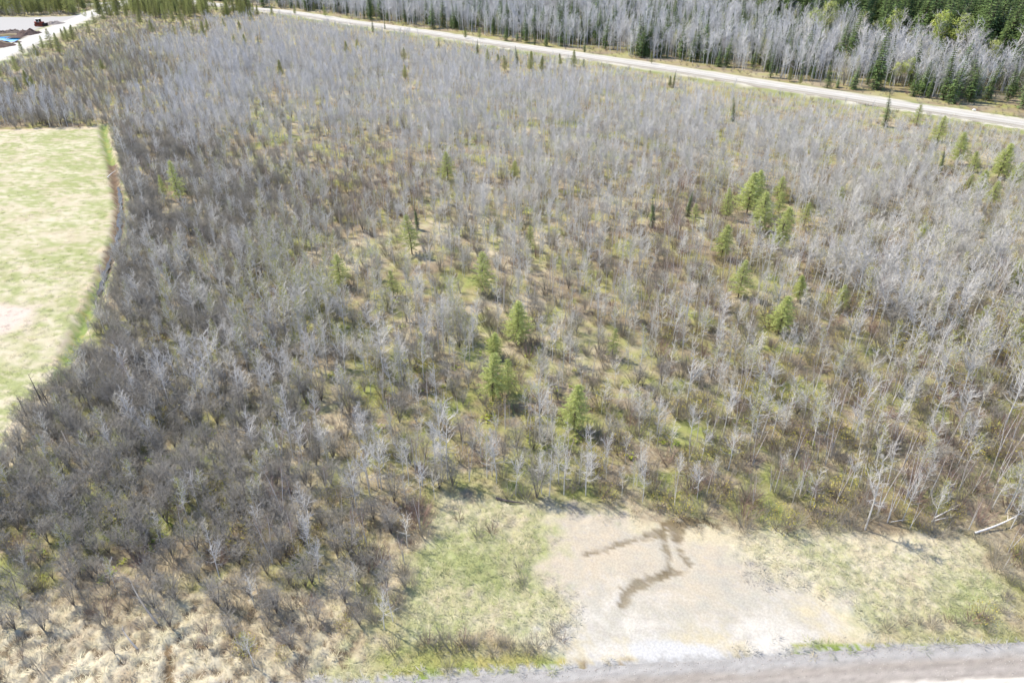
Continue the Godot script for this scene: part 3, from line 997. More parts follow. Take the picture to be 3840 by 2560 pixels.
func plan_wood() -> void:
	for list in [near_larches, far_larches, spruces, belt, lime]:
		for l in list:
			if list == belt or list == lime:
				keep_open(l[0], l[1], l[2], 0.2, 0.1)
			else:
				keep_open(l[0], l[1], l[2])
	# trees on a jittered net
	var z := -26.0
	while z > -520.0:
		var step := 1.0 if z > -120.0 else 1.2 if z > -260.0 else 1.5
		var half := (-z * cos_t + EYE * sin_t) * 0.74 + 10.0
		var x := -half
		while x < half:
			var px := x + rng.randf_range(-.55, .55)
			var pz := z + rng.randf_range(-.55, .55)
			x += step
			var roll := rng.randf()
			var clump := noise_c.get_noise_2d(px * 2.4, pz * 2.4) * 1.0 + noise_c.get_noise_2d(px * 7.0 + 33.0, pz * 7.0) * 0.8
			if open_ground(Vector2(px, pz), 0.6) or kept_open.has(Vector2i(roundi(px), roundi(pz))):
				continue
			var past := -1.0
			if pz < -120.0:
				past = beyond(px, pz)
			if past > 0.0:
				var line := (belt_b - belt_a).cross(Vector2(px, pz) - belt_a) / belt_a.distance_to(belt_b)
				if line < 0.0 + clump * 14.0:
					if roll < 0.36:
						note("spruce", px, pz, rng.randf_range(14.0, 21.0))
					elif roll < 0.39:
						note("aspen", px, pz, rng.randf_range(10.0, 15.0))
					continue
				if past > 10.0 and roll < 0.07 + clump * 0.09:
					note("spruce", px, pz, rng.randf_range(5.0, 13.0))
					continue
			elif pz < -360.0 and px < -120.0 and roll < 0.1:
				note("larch", px, pz, rng.randf_range(5.0, 10.0))
				continue
			var m := map_at(px, pz)
			var a := clampf(m[0] * (1.0 + clump * 0.9), 0.0, 0.98)
			var tone := rng.randf_range(0.82, 1.15)
			var ph := m[7] * (1.0 + clump * 0.25)
			if past > 0.0:
				ph *= 1.5
			else:
				# young regrowth, lower towards the roads
				if pz < -120.0:
					ph *= lerpf(0.42, 1.0, soft((-past - 8.0) / 38.0))
				if boxes.left_road.has_point(Vector2(px, pz)):
					ph *= lerpf(0.4, 1.0, soft(path_dist(Vector2(px, pz), left_road) / 30.0))
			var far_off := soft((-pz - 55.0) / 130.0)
			var cool := Color(tone * lerpf(1.02, 0.97, far_off), tone, tone * lerpf(0.93, 1.06, far_off))  # distance haze put into the tint: far aspens bluer, near ones warmer
			if roll < a * (0.78 if a > 0.5 else 0.62):
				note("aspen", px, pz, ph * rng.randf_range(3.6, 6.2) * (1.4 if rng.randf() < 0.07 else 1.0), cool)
				continue
			roll = rng.randf()
			if roll < m[4] * (0.85 + clump):
				note("budding_aspen", px, pz, ph * rng.randf_range(3.6, 6.4))
			elif roll < m[4] + m[1] * 0.75 * (1.0 + clump):
				note("birch", px, pz, ph * rng.randf_range(3.4, 6.0))
			elif roll < m[4] + m[1] * 0.75 + m[2] * 1.05 * (1.0 + clump * 0.6):
				note("alder", px, pz, ph * rng.randf_range(2.6, 4.8), Color(tone, tone, tone * 0.98))
		z -= step
	for q in [[1700, 2440], [1740, 2415], [1780, 2425], [1850, 2452], [1890, 2420], [1920, 2436], [1980, 2450], [2010, 2425], [2060, 2425], [2110, 2405], [2100, 2350], [2075, 2380], [1640, 2430], [1600, 2410], [3330, 2352], [3390, 2342], [3450, 2338], [3500, 2335], [3560, 2330], [3600, 2345], [3640, 2330], [3700, 2322], [3745, 2290], [3780, 2240], [3795, 2190], [3805, 2120], [3790, 2080], [3830, 2060], [1845, 1992], [1792, 2012], [1945, 2132], [1960, 2190], [1720, 1950]]:
		var p := gp(q[0], q[1])
		var dim := rng.randf_range(0.7, 0.95)
		note("shrub" if rng.randf() < 0.7 else "red_shrub", p.x, p.y, rng.randf_range(0.8, 1.35), Color(dim, dim, dim))
	# scrub
	z = -25.0
	while z > -420.0:
		var step := 1.1 if z > -75.0 else 1.45 if z > -170.0 else 1.9
		var half := (-z * cos_t + EYE * sin_t) * 0.73 + 5.0
		var x := -half
		while x < half:
			var px := x + rng.randf_range(-.75, .75)
			var pz := z + rng.randf_range(-.75, .75)
			x += step
			var roll := rng.randf()
			if open_ground(Vector2(px, pz), -0.5):
				continue
			var m := map_at(px, pz)
			var clump := noise_c.get_noise_2d(px * 5.0 + 77.0, pz * 5.0) * 1.1
			if roll < m[3] * (0.95 + clump):
				var pick := rng.randf()
				var hh := rng.randf_range(0.8, 2.3) * (0.75 + 0.4 * m[7])
				if -z < 36.0:
					hh *= 0.75
				elif boxes.far_road.has_point(Vector2(px, pz)):
					hh *= 0.55
				var tone := rng.randf_range(0.75, 1.3)
				var cast := rng.randf_range(-0.06, 0.1)
				if pick < 0.15 * (0.4 + m[5]):
					note("budding_shrub", px, pz, hh)
				elif pick < 0.2 + m[1] * 0.6:
					note("red_shrub", px, pz, hh, Color(tone, tone, tone))
				else:
					note("shrub", px, pz, hh, Color(tone * (1.0 - cast * 0.3), tone, tone * (1.0 - cast * 1.6)))
		z -= step


func plant(kind: String, called: String, variants: Array, native: float, label: String, group: String, category: String, most: int, stuff_name: String, stuff_label: String, far_variants: Array = []) -> void:
	# the largest in view become trees of their own; the rest is one wood
	var list: Array = stands.get(kind, [])
	var seen := []
	var rest := []
	for s in list:
		var v := view_of(s[0], s[1])
		if v.x > -10 and v.x < 3850 and v.y < 2570 and v.y > 20:
			seen.append([s[2] / v.z, s])
		else:
			rest.append(s)
	seen.sort_custom(func(a, b): return a[0] > b[0])
	var kept: int = mini(most, seen.size())
	for k in range(kept, seen.size()):
		rest.append(seen[k][1])
	var protos := {}
	for k in kept:
		var s: Array = seen[k][1]
		var n: int = s[4] % variants.size()
		var words := place_words(s[0], s[1])
		var o: Node3D
		if protos.has(n):
			o = protos[n].duplicate()
			o.name = numbered(called)
			add_child(o)
			tag(o, label % words, category, group % words)
		else:
			o = thing(called, label % words, category, Vector3.ZERO, 0.0, group % words)
			for p in variants[n].parts:
				part(p[0], p[1], o)
			protos[n] = o
		var f: float = s[2] / native
		o.position = Vector3(s[0], ground_y(s[0], s[1]) - 0.04, s[1])
		o.rotation = Vector3(0, s[3], 0)
		o.scale = Vector3(f * (0.9 + 0.2 * fmod(s[3], 1.0)), f, f * (0.9 + 0.2 * fmod(s[3], 1.0)))
	if rest.is_empty():
		return
	var top := Node3D.new()
	top.name = numbered(stuff_name)
	add_child(top)
	top.set_meta("kind", "stuff")
	tag(top, stuff_label, "woodland")
	var line := -165.0 if far_variants.size() else -1e9
	for n in variants.size():
		var mine := rest.filter(func(s): return s[1] >= line and s[4] % variants.size() == n)
		scatter(top, called, variants[n].whole, mine, native)
	for n in far_variants.size():
		var mine := rest.filter(func(s): return s[1] < line and s[4] % far_variants.size() == n)
		scatter(top, called, far_variants[n].whole, mine, native)


func scatter(parent: Node, called: String, mesh: Mesh, list: Array, native: float) -> void:
	if list.is_empty():
		return
	var mm := MultiMesh.new()
	mm.transform_format = MultiMesh.TRANSFORM_3D
	mm.use_colors = true
	mm.mesh = mesh
	mm.instance_count = list.size()
	for k in list.size():
		var s: Array = list[k]
		var f: float = s[2] / native
		var w := f * (0.9 + 0.2 * fmod(s[3], 1.0))
		var y := 0.0
		if s[1] > near_road_at(s[0]) and s[1] > -40.0:
			y = 0.02 + 0.05 * soft((s[1] - near_road_at(s[0])) / 3.0)
		elif s[1] > -182.0:
			y = ground_y(s[0], s[1]) - 0.04
		mm.set_instance_transform(k, Transform3D(Basis(Vector3.UP, s[3]) * Basis.from_scale(Vector3(w, f, w)), Vector3(s[0], y, s[1])))
		mm.set_instance_color(k, s[5])
	var o := MultiMeshInstance3D.new()
	o.name = called
	o.multimesh = mm
	parent.add_child(o, true)


func variant(g: Array, split := true, wood: Material = null, leaf: Material = null) -> Dictionary:     # [trunk, crown, leaves]
	var b: Material = wood if wood else M.bark
	var l: Material = leaf if leaf else M.leaves
	var parts := []
	if split and g[0].i.size():
		parts.append(["trunk", mesh_of([[g[0], b]])])
	if g.size() > 2:
		parts.append(["crown" if split else "branches", mesh_of([[g[1], b], [g[2], l]])])
		return {"parts": parts, "whole": mesh_of([[g[0], b], [g[1], b], [g[2], l]])}
	parts.append(["crown", mesh_of([[g[1], l]])])
	return {"parts": parts, "whole": mesh_of([[g[0], b], [g[1], l]])}


func make_wood() -> void:
	var v := []
	for k in 6:
		v.append(variant(aspen(8.0, 0, rng.randf_range(0.6, 1.0))))
	var fv := []
	for k in 5:
		fv.append(variant(aspen(8.0, 0, rng.randf_range(0.65, 1.05), false)))
	plant("aspen", "bare_aspen", v, 8.0, "slender leafless grey aspen %s", "bare aspens %s", "tree", 300, "aspen_forest", "dense leafless grey aspen wood filling the middle and far ground", fv)
	v = []
	for k in 5:
		v.append(variant(alder(6.0)))
	fv = []
	for k in 4:
		fv.append(variant(alder(6.0, false)))
	plant("alder", "bare_alder", v, 6.0, "dark many-stemmed leafless alder %s", "bare alders %s", "tree", 300, "alder_forest", "dark leafless alder thicket along the left of the wood", fv)
	v = []
	for k in 4:
		v.append(variant(birch(7.0)))
	plant("birch", "young_birch", v, 7.0, "thin white reddish-twigged birch %s", "young birches %s", "tree", 220, "birch_forest", "reddish haze of young birches in the middle of the wood")
	v = []
	for k in 4:
		v.append(variant(aspen(7.0, 420, 1.0)))
	plant("budding_aspen", "budding_aspen", v, 7.0, "pale aspen with yellow-green buds %s", "budding aspens %s", "tree", 220, "budding_forest", "scattered budding yellow-green aspens farther off in the wood")
	v = []
	for k in 4:
		v.append(variant(shrub(2.0, Color(0.29, 0.26, 0.215)), false))
	plant("shrub", "bare_shrub", v, 2.0, "low leafless grey-brown shrub %s", "bare shrubs %s", "shrub", 260, "bare_scrub_vegetation", "leafless grey-brown scrub under and between the trees")
	v = []
	for k in 3:
		v.append(variant(shrub(2.0, Color(0.27, 0.185, 0.15)), false))
	plant("red_shrub", "reddish_shrub", v, 2.0, "low leafless reddish-brown shrub %s", "reddish shrubs %s", "shrub", 120, "reddish_scrub_vegetation", "leafless reddish scrub under the birches")
	v = []
	for k in 3:
		v.append(variant(shrub(2.0, Color(0.24, 0.2, 0.15), 330, Color(0.36, 0.33, 0.08)), false))
	plant("budding_shrub", "budding_shrub", v, 2.0, "rounded shrub with fresh yellow-green leaves %s", "budding shrubs %s", "shrub", 160, "budding_scrub_vegetation", "fresh yellow-green scrub scattered through the wood")
	conifers()


# marked conifers by frame pixel: x, foot y, tip y
var near_larches := [
	[1545, 952, 812, "bright lime larch with a dark spruce tip behind it"], [1280, 1072, 958, "dark green larch just left of the open straw glade"], [1477, 1112, 1020, "small green larch standing inside the open straw glade"], [1810, 1102, 950, "pale see-through larch right of the straw glade"], [1942, 1288, 1130, "dense conical larch at the very centre with a long shadow"],
	[1852, 1342, 1248, "short larch directly behind the tall centre-left larch"], [1848, 1502, 1328, "tall broad larch left of and nearer than the centre larch"], [1906, 1475, 1350, "thin faint larch right of the tall broad larch"], [2152, 1615, 1455, "soft lime larch nearest the clearing"], [2295, 1345, 1235, "slim larch right of the centre larch in the open wood"],
	[1987, 935, 845, "slim bright larch among pale aspens above the centre"], [1680, 676, 575, "pale larch beside the reddish thicket, upper centre"], [1930, 668, 605, "small pale larch right of the reddish thicket"], [676, 762, 608, "tall thin dark larch above the bend of the field ditch"], [618, 748, 660, "slim green larch paired with the tall one near the field ditch"],
	[2768, 1114, 980, "broad dark-green larch standing alone under the larch cluster"], [2705, 968, 842, "lime larch at the lower left of the larch cluster"], [2915, 935, 778, "largest and nearest larch of the cluster right of centre"], [2850, 872, 726, "lime larch in the heart of the cluster"], [2800, 805, 656, "tall yellow-green larch at the upper left of the cluster"], [2836, 760, 645, "olive larch at the top of the cluster"],
	[2918, 752, 664, "dark-tipped larch at the upper right of the cluster"], [2918, 800, 722, "small larch under the dark-tipped one of the cluster"], [2722, 822, 710, "thin larch on the far left of the cluster"], [2603, 852, 764, "short olive larch beside the two dark spruces"], [3015, 848, 765, "pale larch just right of the cluster"], [3146, 772, 702, "small green larch alone in the silver stand"],
	[2992, 1130, 1035, "green larch behind white aspen trunks at the right"], [3150, 1170, 1075, "small bright larch tip between white aspens"], [2920, 1252, 1118, "blurred bluish larch below the lone broad larch"], [3448, 905, 835, "green larch at the right among white aspens"], [3792, 1092, 980, "broad green larch near the right margin"], [3668, 1240, 1150, "pale larch left of a white aspen near the right margin"], [3836, 1300, 1155, "dark larch cut by the right margin"],
	[3437, 470, 395, "pale larch standing before the far road at the right"], [3514, 530, 438, "dark-stemmed larch under the far road at the right"], [3590, 615, 500, "dense larch in the right group under the far road"], [3650, 645, 570, "short larch left of the tallest in the right group"], [3742, 668, 540, "tallest larch of the right group under the far road"], [3795, 706, 612, "larch at the right end of the right group"], [3625, 725, 655, "pale round larch at the lower left of the right group"], [3672, 728, 640, "yellow-green larch in the middle of the right group"], [3712, 770, 682, "broad pale larch nearest in the right group"],
]
var far_larches := [
	[1829, 243, 182], [1870, 245, 200], [1893, 270, 205], [1990, 270, 190], [2031, 270, 208], [2100, 247, 200], [2150, 262, 186], [2188, 256, 220], [1515, 232, 175], [1519, 297, 243], [1745, 148, 108], [1798, 148, 104], [2443, 244, 197], [2512, 327, 283], [2963, 302, 248], [3000, 320, 280],
	[85, 205, 152], [140, 215, 163], [160, 182, 128], [197, 190, 104], [225, 205, 122], [240, 155, 104], [255, 163, 98], [275, 158, 92], [335, 132, 78], [355, 92, 40], [390, 78, 34], [415, 62, 24], [450, 34, -4], [108, 335, 262], [128, 340, 282], [70, 355, 288], [4, 292, 244], [65, 275, 208], [385, 265, 220],
	[525, 92, 22], [585, 70, -4], [620, 82, 12], [650, 86, 26], [680, 88, 22], [712, 72, 14], [572, 128, 74], [655, 136, 90], [692, 116, 70], [728, 137, 78], [763, 143, 78], [780, 120, 70], [742, 54, 14], [812, 44, -4], [850, 34, -6], [900, 30, -8], [936, 28, -8], [965, 60, 6], [945, 84, 38], [900, 115, 78], [920, 180, 126], [1020, 60, 20], [1106, 58, 20], [1220, 66, 20], [1300, 204, 153], [1340, 190, 147], [1053, 292, 224], [880, 166, 130], [1180, 40, -4], [1400, 62, 20], [840, 104, 66],
]
var spruces := [
	[2446, 852, 742, "dark narrow spruce, left one of the pair right of centre"], [2578, 812, 716, "dark narrow spruce, right one of the pair right of centre"], [1566, 860, 772, "dark spruce tip rising behind the bright lime larch"], [3508, 566, 515, "dark spruce beside a dark-stemmed larch under the far road"], [3525, 650, 552, "leaning-looking dark spruce left of the right larch group"], [2748, 455, 366, "narrow dead-looking spruce in the silver stand"],
	[3318, 475, 338, "tall ragged spruce standing across the far road at the right"], [1790, 218, 146, "black spruce before the far road, upper centre"], [1938, 245, 172, "grey spruce before the far road right of the black one"], [1645, 180, 140, "small dark spruce before the far road"], [2525, 326, 262, "dark spruce tip joined to a lime larch before the road"], [1398, 118, 62, "dark spruce where the road is first hidden by trees"], [1443, 112, 70, "slim dark spruce against the pale road"], [970, 172, 124, "little dark spruce beside a lime larch at upper left"], [663, 60, -6, "dark spruce rising above the larches at the road bend"], [780, 42, 8, "dark spruce beside the road at the bend"],
]
var belt := [
	[1897, 150, 90], [1940, 152, 112], [2005, 166, 108], [2047, 170, 113], [2192, 194, 145], [2070, 70, 20], [2140, 82, 28], [2165, 84, 10], [1975, 30, -14], [2020, 34, -10], [2368, 90, -2], [2492, 70, -20], [2530, 66, 4], [2556, 62, -2], [2582, 118, 24], [2462, 92, 42], [2784, 122, -6], [2804, 112, 38], [2897, 105, 18], [2923, 118, 18], [2976, 108, 24], [2996, 126, 18], [2724, 250, 126], [2695, 250, 164], [2824, 250, 170], [2890, 288, 164], [2912, 282, 246],
	[3103, 328, 216], [3141, 326, 284], [3200, 332, 236], [3285, 335, 122], [3150, 240, 82], [3205, 210, 30], [3425, 360, 240], [3570, 385, 210], [3635, 380, 230], [3700, 376, 222], [3780, 376, 220], [3030, 150, 30], [3290, 190, 60], [3350, 200, 90], [3420, 210, 70], [3560, 260, 180], [3270, 120, 30], [3500, 130, 40], [3610, 190, 50], [3700, 230, 110], [3750, 250, 120], [3810, 270, 130],
]
var lime := [[3035, 175, 48, "lime leafing poplar left of two tall spruces"], [3088, 160, 18, "pale green poplar crown high at upper right"], [3268, 150, 84, "small bright poplar wedged between dark spruces"], [3335, 185, 52, "olive leafing poplar behind the tallest roadside spruce"], [3498, 225, 62, "largest lime poplar crown at upper right"], [3572, 235, 72, "olive-yellow poplar right of the largest lime crown"], [3700, 280, 160, "bright poplar at the foot of the conifer wood"], [3352, 330, 240, "young lime poplar right of the tallest roadside spruce"], [3390, 330, 225, "slim lime poplar beside white aspen trunks"], [323, 84, 40, "bright lime poplar at the corner of the gravel lot"]]


func conifers() -> void:
	var vs := []
	for k in 5:
		vs.append(variant(larch(6.0, [1.1, 1.3, 1.0, 0.8, 0.66][k], [1.05, 1.12, 1.0, 1.0, 0.85][k]), true, null, M.needles))
	for l in near_larches:
		var p := gp(l[0], l[1])
		var airy := false
		for w in ["thin", "pale", "faint", "slim", "small", "dark"]:
			airy = airy or String(l[3]).contains(w)
		conifer("larch_tree", vs[(3 + int(l[0]) % 2) if airy else int(l[0]) % 3], 6.0, p, tall(l[1], l[2]), l[3], "")
	var dv := []
	for k in 4:
		dv.append(variant(larch(6.0, [0.9, 0.6, 0.75, 1.0][k], [0.62, 0.5, 0.72, 0.55][k]), true, null, M.needles))
	for l in far_larches:
		var p := gp(l[0], l[1])
		var words := place_words(p.x, p.y)
		conifer("larch_tree", dv[(int(l[0]) * 7 + int(l[1])) % 4], 6.0, p, tall(l[1], l[2]) * (0.8 if l[2] < 12 else 1.0), "olive-green feathery larch %s" % words, "larches %s" % words)
	plant("larch", "far_larch", dv, 6.0, "distant olive larch %s", "distant larches %s", "tree", 120, "larch_forest", "olive larch stand round the far pond and road bend")
	var sv := []
	for k in 5:
		sv.append(variant(spruce(10.0, [1.0, 0.8, 1.15, 0.62, 0.9][k], [1.15, 1.0, 1.35, 1.0, 1.2][k]), true, null, M.spruce_needles))
	for l in spruces:
		var p := gp(l[0], l[1])
		conifer("spruce_tree", sv[3 if l[2] > 300 or int(l[0]) % 2 else 1], 10.0, p, tall(l[1], l[2]), l[3], "")
	for l in belt:
		var p := gp(l[0], l[1])
		var words := place_words(p.x, p.y)
		conifer("spruce_tree", sv[int(l[0] + l[1]) % 5], 10.0, p, tall(l[1], l[2]), "tall dark spruce among bare trees %s" % words, "roadside spruces %s" % words)
	plant("spruce", "plantation_spruce", sv, 10.0, "dark green spruce of the dense conifer wood %s", "conifer wood spruces %s", "tree", 230, "spruce_forest", "dense dark spruce wood filling the upper right corner")
	var lv := []
	for k in 3:
		lv.append(variant(leafing(12.0, [Color(0.33, 0.40, 0.085), Color(0.36, 0.41, 0.14), Color(0.3, 0.37, 0.1)][k])))
	for l in lime:
		var p := gp(l[0], l[1])
		conifer("leafing_poplar", lv[int(l[0]) % 3], 12.0, p, tall(l[1], l[2]) * 1.1, l[3], "")


func conifer(called: String, v: Dictionary, native: float, p: Vector2, h: float, label: String, group: String) -> void:
	var turn := rng.randf() * TAU
	var o := thing(called, label, "tree", Vector3(p.x, ground_y(p.x, p.y) - 0.05, p.y), turn, group)
	for q in v.parts:
		part(q[0], q[1], o)
	var f := h / native * (1.06 if native == 6.0 and not group else 1.0)
	var w := f * rng.randf_range(0.95, 1.15) * (0.7 if label.contains("thin dark") or label.contains("paired") else (0.9 if group or label.contains("thin") or label.contains("slim") else 1.22) if native == 6.0 else 1.1)
	o.scale = Vector3(w, f, w)


# ---------------------------------------------------------------- grass and herbs
func make_grass() -> void:
	var lying := [tuft(0.34, 18, 1.3), tuft(0.26, 18, 1.9), tuft(0.4, 16, 0.9)]
	var dry := [[], [], []]
	var low := [[], [], []]
	var herbs := []
	var z := -24.0
	while z > -175.0:
		var near := z > -46.0
		var step := 0.3 if near else 0.75 if z > -90.0 else 1.5
		var half := (-z * cos_t + EYE * sin_t) * 0.72 + 2.0
		var x := -half
		while x < half:
			var px := x + rng.randf_range(-.5, .5) * step
			var pz := z + rng.randf_range(-.5, .5) * step
			x += step
			var p := Vector2(px, pz)
			var roll := rng.randf()
			if -pz < 32.0 and pz > near_road_at(px) - 0.15 + 0.7 * pow(rng.randf(), 4.0) * (0.0 if boxes.entrance.has_point(p) else 1.0):
				continue
			var in_field: bool = boxes.field.has_point(p) and inside(p, field)
			var bare := 0.0
			if near and boxes.clearing.has_point(p):
				bare = soft((edge_dist(p, gravel) + noise_a.get_noise_2d(px * 4.0, pz * 4.0) * 2.0) * 0.5 + 0.55) * 0.97
			if near and boxes.entrance.has_point(p) and edge_dist(p, entrance) > -0.2:
				bare = 1.0
			if roll < bare:
				continue
			var m := map_at(px, pz)
			var share := 0.85 if near else 0.7
			if not in_field and not boxes.clearing.has_point(p):
				share *= 0.45 + 0.55 * m[6]
			if roll > share:
				continue
			var c := floor_color(px, pz)
			var t := rng.randf_range(0.9, 1.12)
			var k := rng.randi() % 3
			var size := rng.randf_range(0.55, 1.25) * (0.8 if near else 1.25)
			if in_field:
				size *= 0.7
			dry[k].append([px, pz, size, rng.randf() * TAU, 0, Color(c.r * t, c.g * t * rng.randf_range(0.96, 1.06), c.b * t)])
			if not in_field and m[5] > 0.5 and rng.randf() < (m[5] - 0.45) * 0.9 and noise_c.get_noise_2d(px * 6.0, pz * 6.0) > -0.05 and not boxes.clearing.has_point(p):
				herbs.append([px, pz, rng.randf_range(0.45, 0.95) * (1.0 if near else 1.5), rng.randf() * TAU, 0, Color(0.2, 0.27, 0.04).lerp(Color(0.34, 0.36, 0.05), rng.randf())])
		z -= step
	var top := Node3D.new()
	top.name = "dry_grass"
	add_child(top)
	top.set_meta("kind", "stuff")
	tag(top, "dry matted grass tufts over the field, clearing and forest floor", "grass")
	for k in 3:
		scatter(top, "tufts", mesh_of([[lying[k], M.grass]]), dry[k], 1.0)
	var h := Node3D.new()
	h.name = "green_undergrowth"
	add_child(h)
	h.set_meta("kind", "stuff")
	tag(h, "fresh green and yellow herbs covering the floor of the wood", "undergrowth")
	scatter(h, "herbs", mesh_of([[herb(), M.leaves]]), herbs, 1.0)


func make_stones() -> void:
	var g := Geo.new()
	var ring := []
	for k in 6:
		ring.append(Vector3(cos(TAU * k / 6.0) * rng.randf_range(0.8, 1.1), rng.randf_range(0.0, 0.35), sin(TAU * k / 6.0) * rng.randf_range(0.8, 1.1)))
	for k in 6:
		var a: Vector3 = ring[k]
		var b: Vector3 = ring[(k + 1) % 6]
		g.tri(a, Vector3(0.1, 0.75, -0.05), b, Color.WHITE)
		g.tri(Vector3(a.x, -0.3, a.z), a, b, Color.WHITE)
		g.tri(Vector3(a.x, -0.3, a.z), b, Vector3(b.x, -0.3, b.z), Color.WHITE)
	var list := []
	for k in 5200:
		var p := gp(rng.randf_range(2000, 3300), rng.randf_range(1905, 2470))
		if edge_dist(p, gravel) < -0.6 and edge_dist(p, entrance) < 0.0 or p.y > near_road_at(p.x) - 0.1:
			continue
		var t := rng.randf()
		var c := Color(0.17, 0.155, 0.135).lerp(Color(0.42, 0.39, 0.35), t)
		list.append([p.x, p.y, 0.015 + 0.055 * pow(rng.randf(), 4.0), rng.randf() * TAU, 0, c])
	for k in 9000:      # loose stone on the near road, thickest on its shoulder
		var x := rng.randf_range(-30, 40)
		var o := 0.15 + 5.5 * pow(rng.randf(), 1.7)
		var c := Color(0.21, 0.19, 0.168).lerp(Color(0.40, 0.365, 0.325), rng.randf())
		list.append([x, near_road_at(x) + o, 0.015 + 0.035 * pow(rng.randf(), 3.0), rng.randf() * TAU, 1, c])
	var top := Node3D.new()
	top.name = "gravel_stones"
	add_child(top)
	top.set_meta("kind", "stuff")
	tag(top, "loose stones strewn over the bare sand and the near road", "stones")
	scatter(top, "stones", mesh_of([[g, M.peat]]), list, 1.0)


# ---------------------------------------------------------------- single things
func fallen(label: String, from: Vector3, to: Vector3, r: float, sag: float, col: Color, boughs: int) -> void:
	var t := thing("fallen_log", label, "log", from)
	var g := Geo.new()
	var last := Vector3.ZERO
	var d := to - from
	for k in 8:
		var a := (k + 1) / 8.0
		var p := d * a + Vector3(0, sin(a * PI) * sag, 0) + Vector3(0, 0, sin(a * PI) * d.length() * 0.05)
		g.tube(last, p, r * (1.0 - 0.7 * k / 8.0), r * (1.0 - 0.7 * (k + 1) / 8.0), col, col, 6)
		last = p
	piece("trunk", g, M.bark, t)
	if boughs:
		var b := Geo.new()
		for k in boughs:
			var a := rng.randf_range(0.5, 1.0)
			grow(b, d * a + Vector3(0, sin(a * PI) * sag, sin(a * PI) * d.length() * 0.05), d.normalized() + rv(0.8) + Vector3(0, .3, 0), d.length() * 0.2, r * 0.22, col, col * 0.9, 0.05, 3, 1)
		piece("branches", b, M.bark, t)


func mound(called: String, label: String, at: Vector3, size: Vector3, col: Color, material: Material) -> void:
	var g := Geo.new()
	var n := 26
	for j in n + 1:
		for k in n + 1:
			var u := lerpf(-1, 1, float(k) / n)
			var w := lerpf(-1, 1, float(j) / n)
			var rad := sqrt(u * u + w * w)
			var edge := 0.82 + noise_a.get_noise_2d(u * 40.0 + at.x, w * 40.0 + at.z) * 0.25
			var y := smoothstep(edge + 0.15, 0.1, rad) * (1.0 + noise_a.get_noise_2d(u * 90.0 + at.x, w * 90.0) * 0.7 + noise_a.get_noise_2d(u * 300.0, w * 300.0 + at.x) * 0.5)
			g.v.append(Vector3(u * size.x, y * size.y - 0.12, w * size.z))
			var shade := 1.0 + noise_a.get_noise_2d(u * 150.0, w * 150.0) * 0.5
			g.c.append(Color(col.r * shade, col.g * shade, col.b * shade))
	for j in n + 1:
		for k in n + 1:
			var q := j * (n + 1) + k
			var a := g.v[q + 1 if k < n else q] - g.v[q - 1 if k > 0 else q]
			var b := g.v[q + n + 1 if j < n else q] - g.v[q - n - 1 if j > 0 else q]
			g.n.append(b.cross(a).normalized())
			if k < n and j < n:
				g.i.append_array(PackedInt32Array([q, q + 1, q + n + 1, q + 1, q + n + 2, q + n + 1]))
	var o := part(numbered(called), mesh_of([[g, material]]), self)
	o.position = at
	tag(o, label, "dirt pile")


func paint(called: String, col: Color, rough := 0.5, metal := 0.0) -> StandardMaterial3D:
	var m := StandardMaterial3D.new()
	m.resource_name = called
	m.albedo_color = col
	m.roughness = rough
	m.metallic = metal
	return m


func cylinder(g: Geo, at: Vector3, axis: Vector3, r: float, length: float, sides := 14) -> void:
	g.tube(at - axis * length * 0.5, at + axis * length * 0.5, r, r, Color.WHITE, Color.WHITE, sides)
	var u := axis.cross(Vector3(0.3, 0.9, 0.2)).normalized()
	var w := axis.cross(u)
	for e in [-0.5, 0.5]:
		for k in sides:
			var a := TAU * k / sides
			var b := TAU * (k + 1) / sides
			g.tri(at + axis * length * e, at + axis * length * e + (u * cos(a) + w * sin(a)) * r, at + axis * length * e + (u * cos(b) + w * sin(b)) * r, Color.WHITE, axis * signf(e))


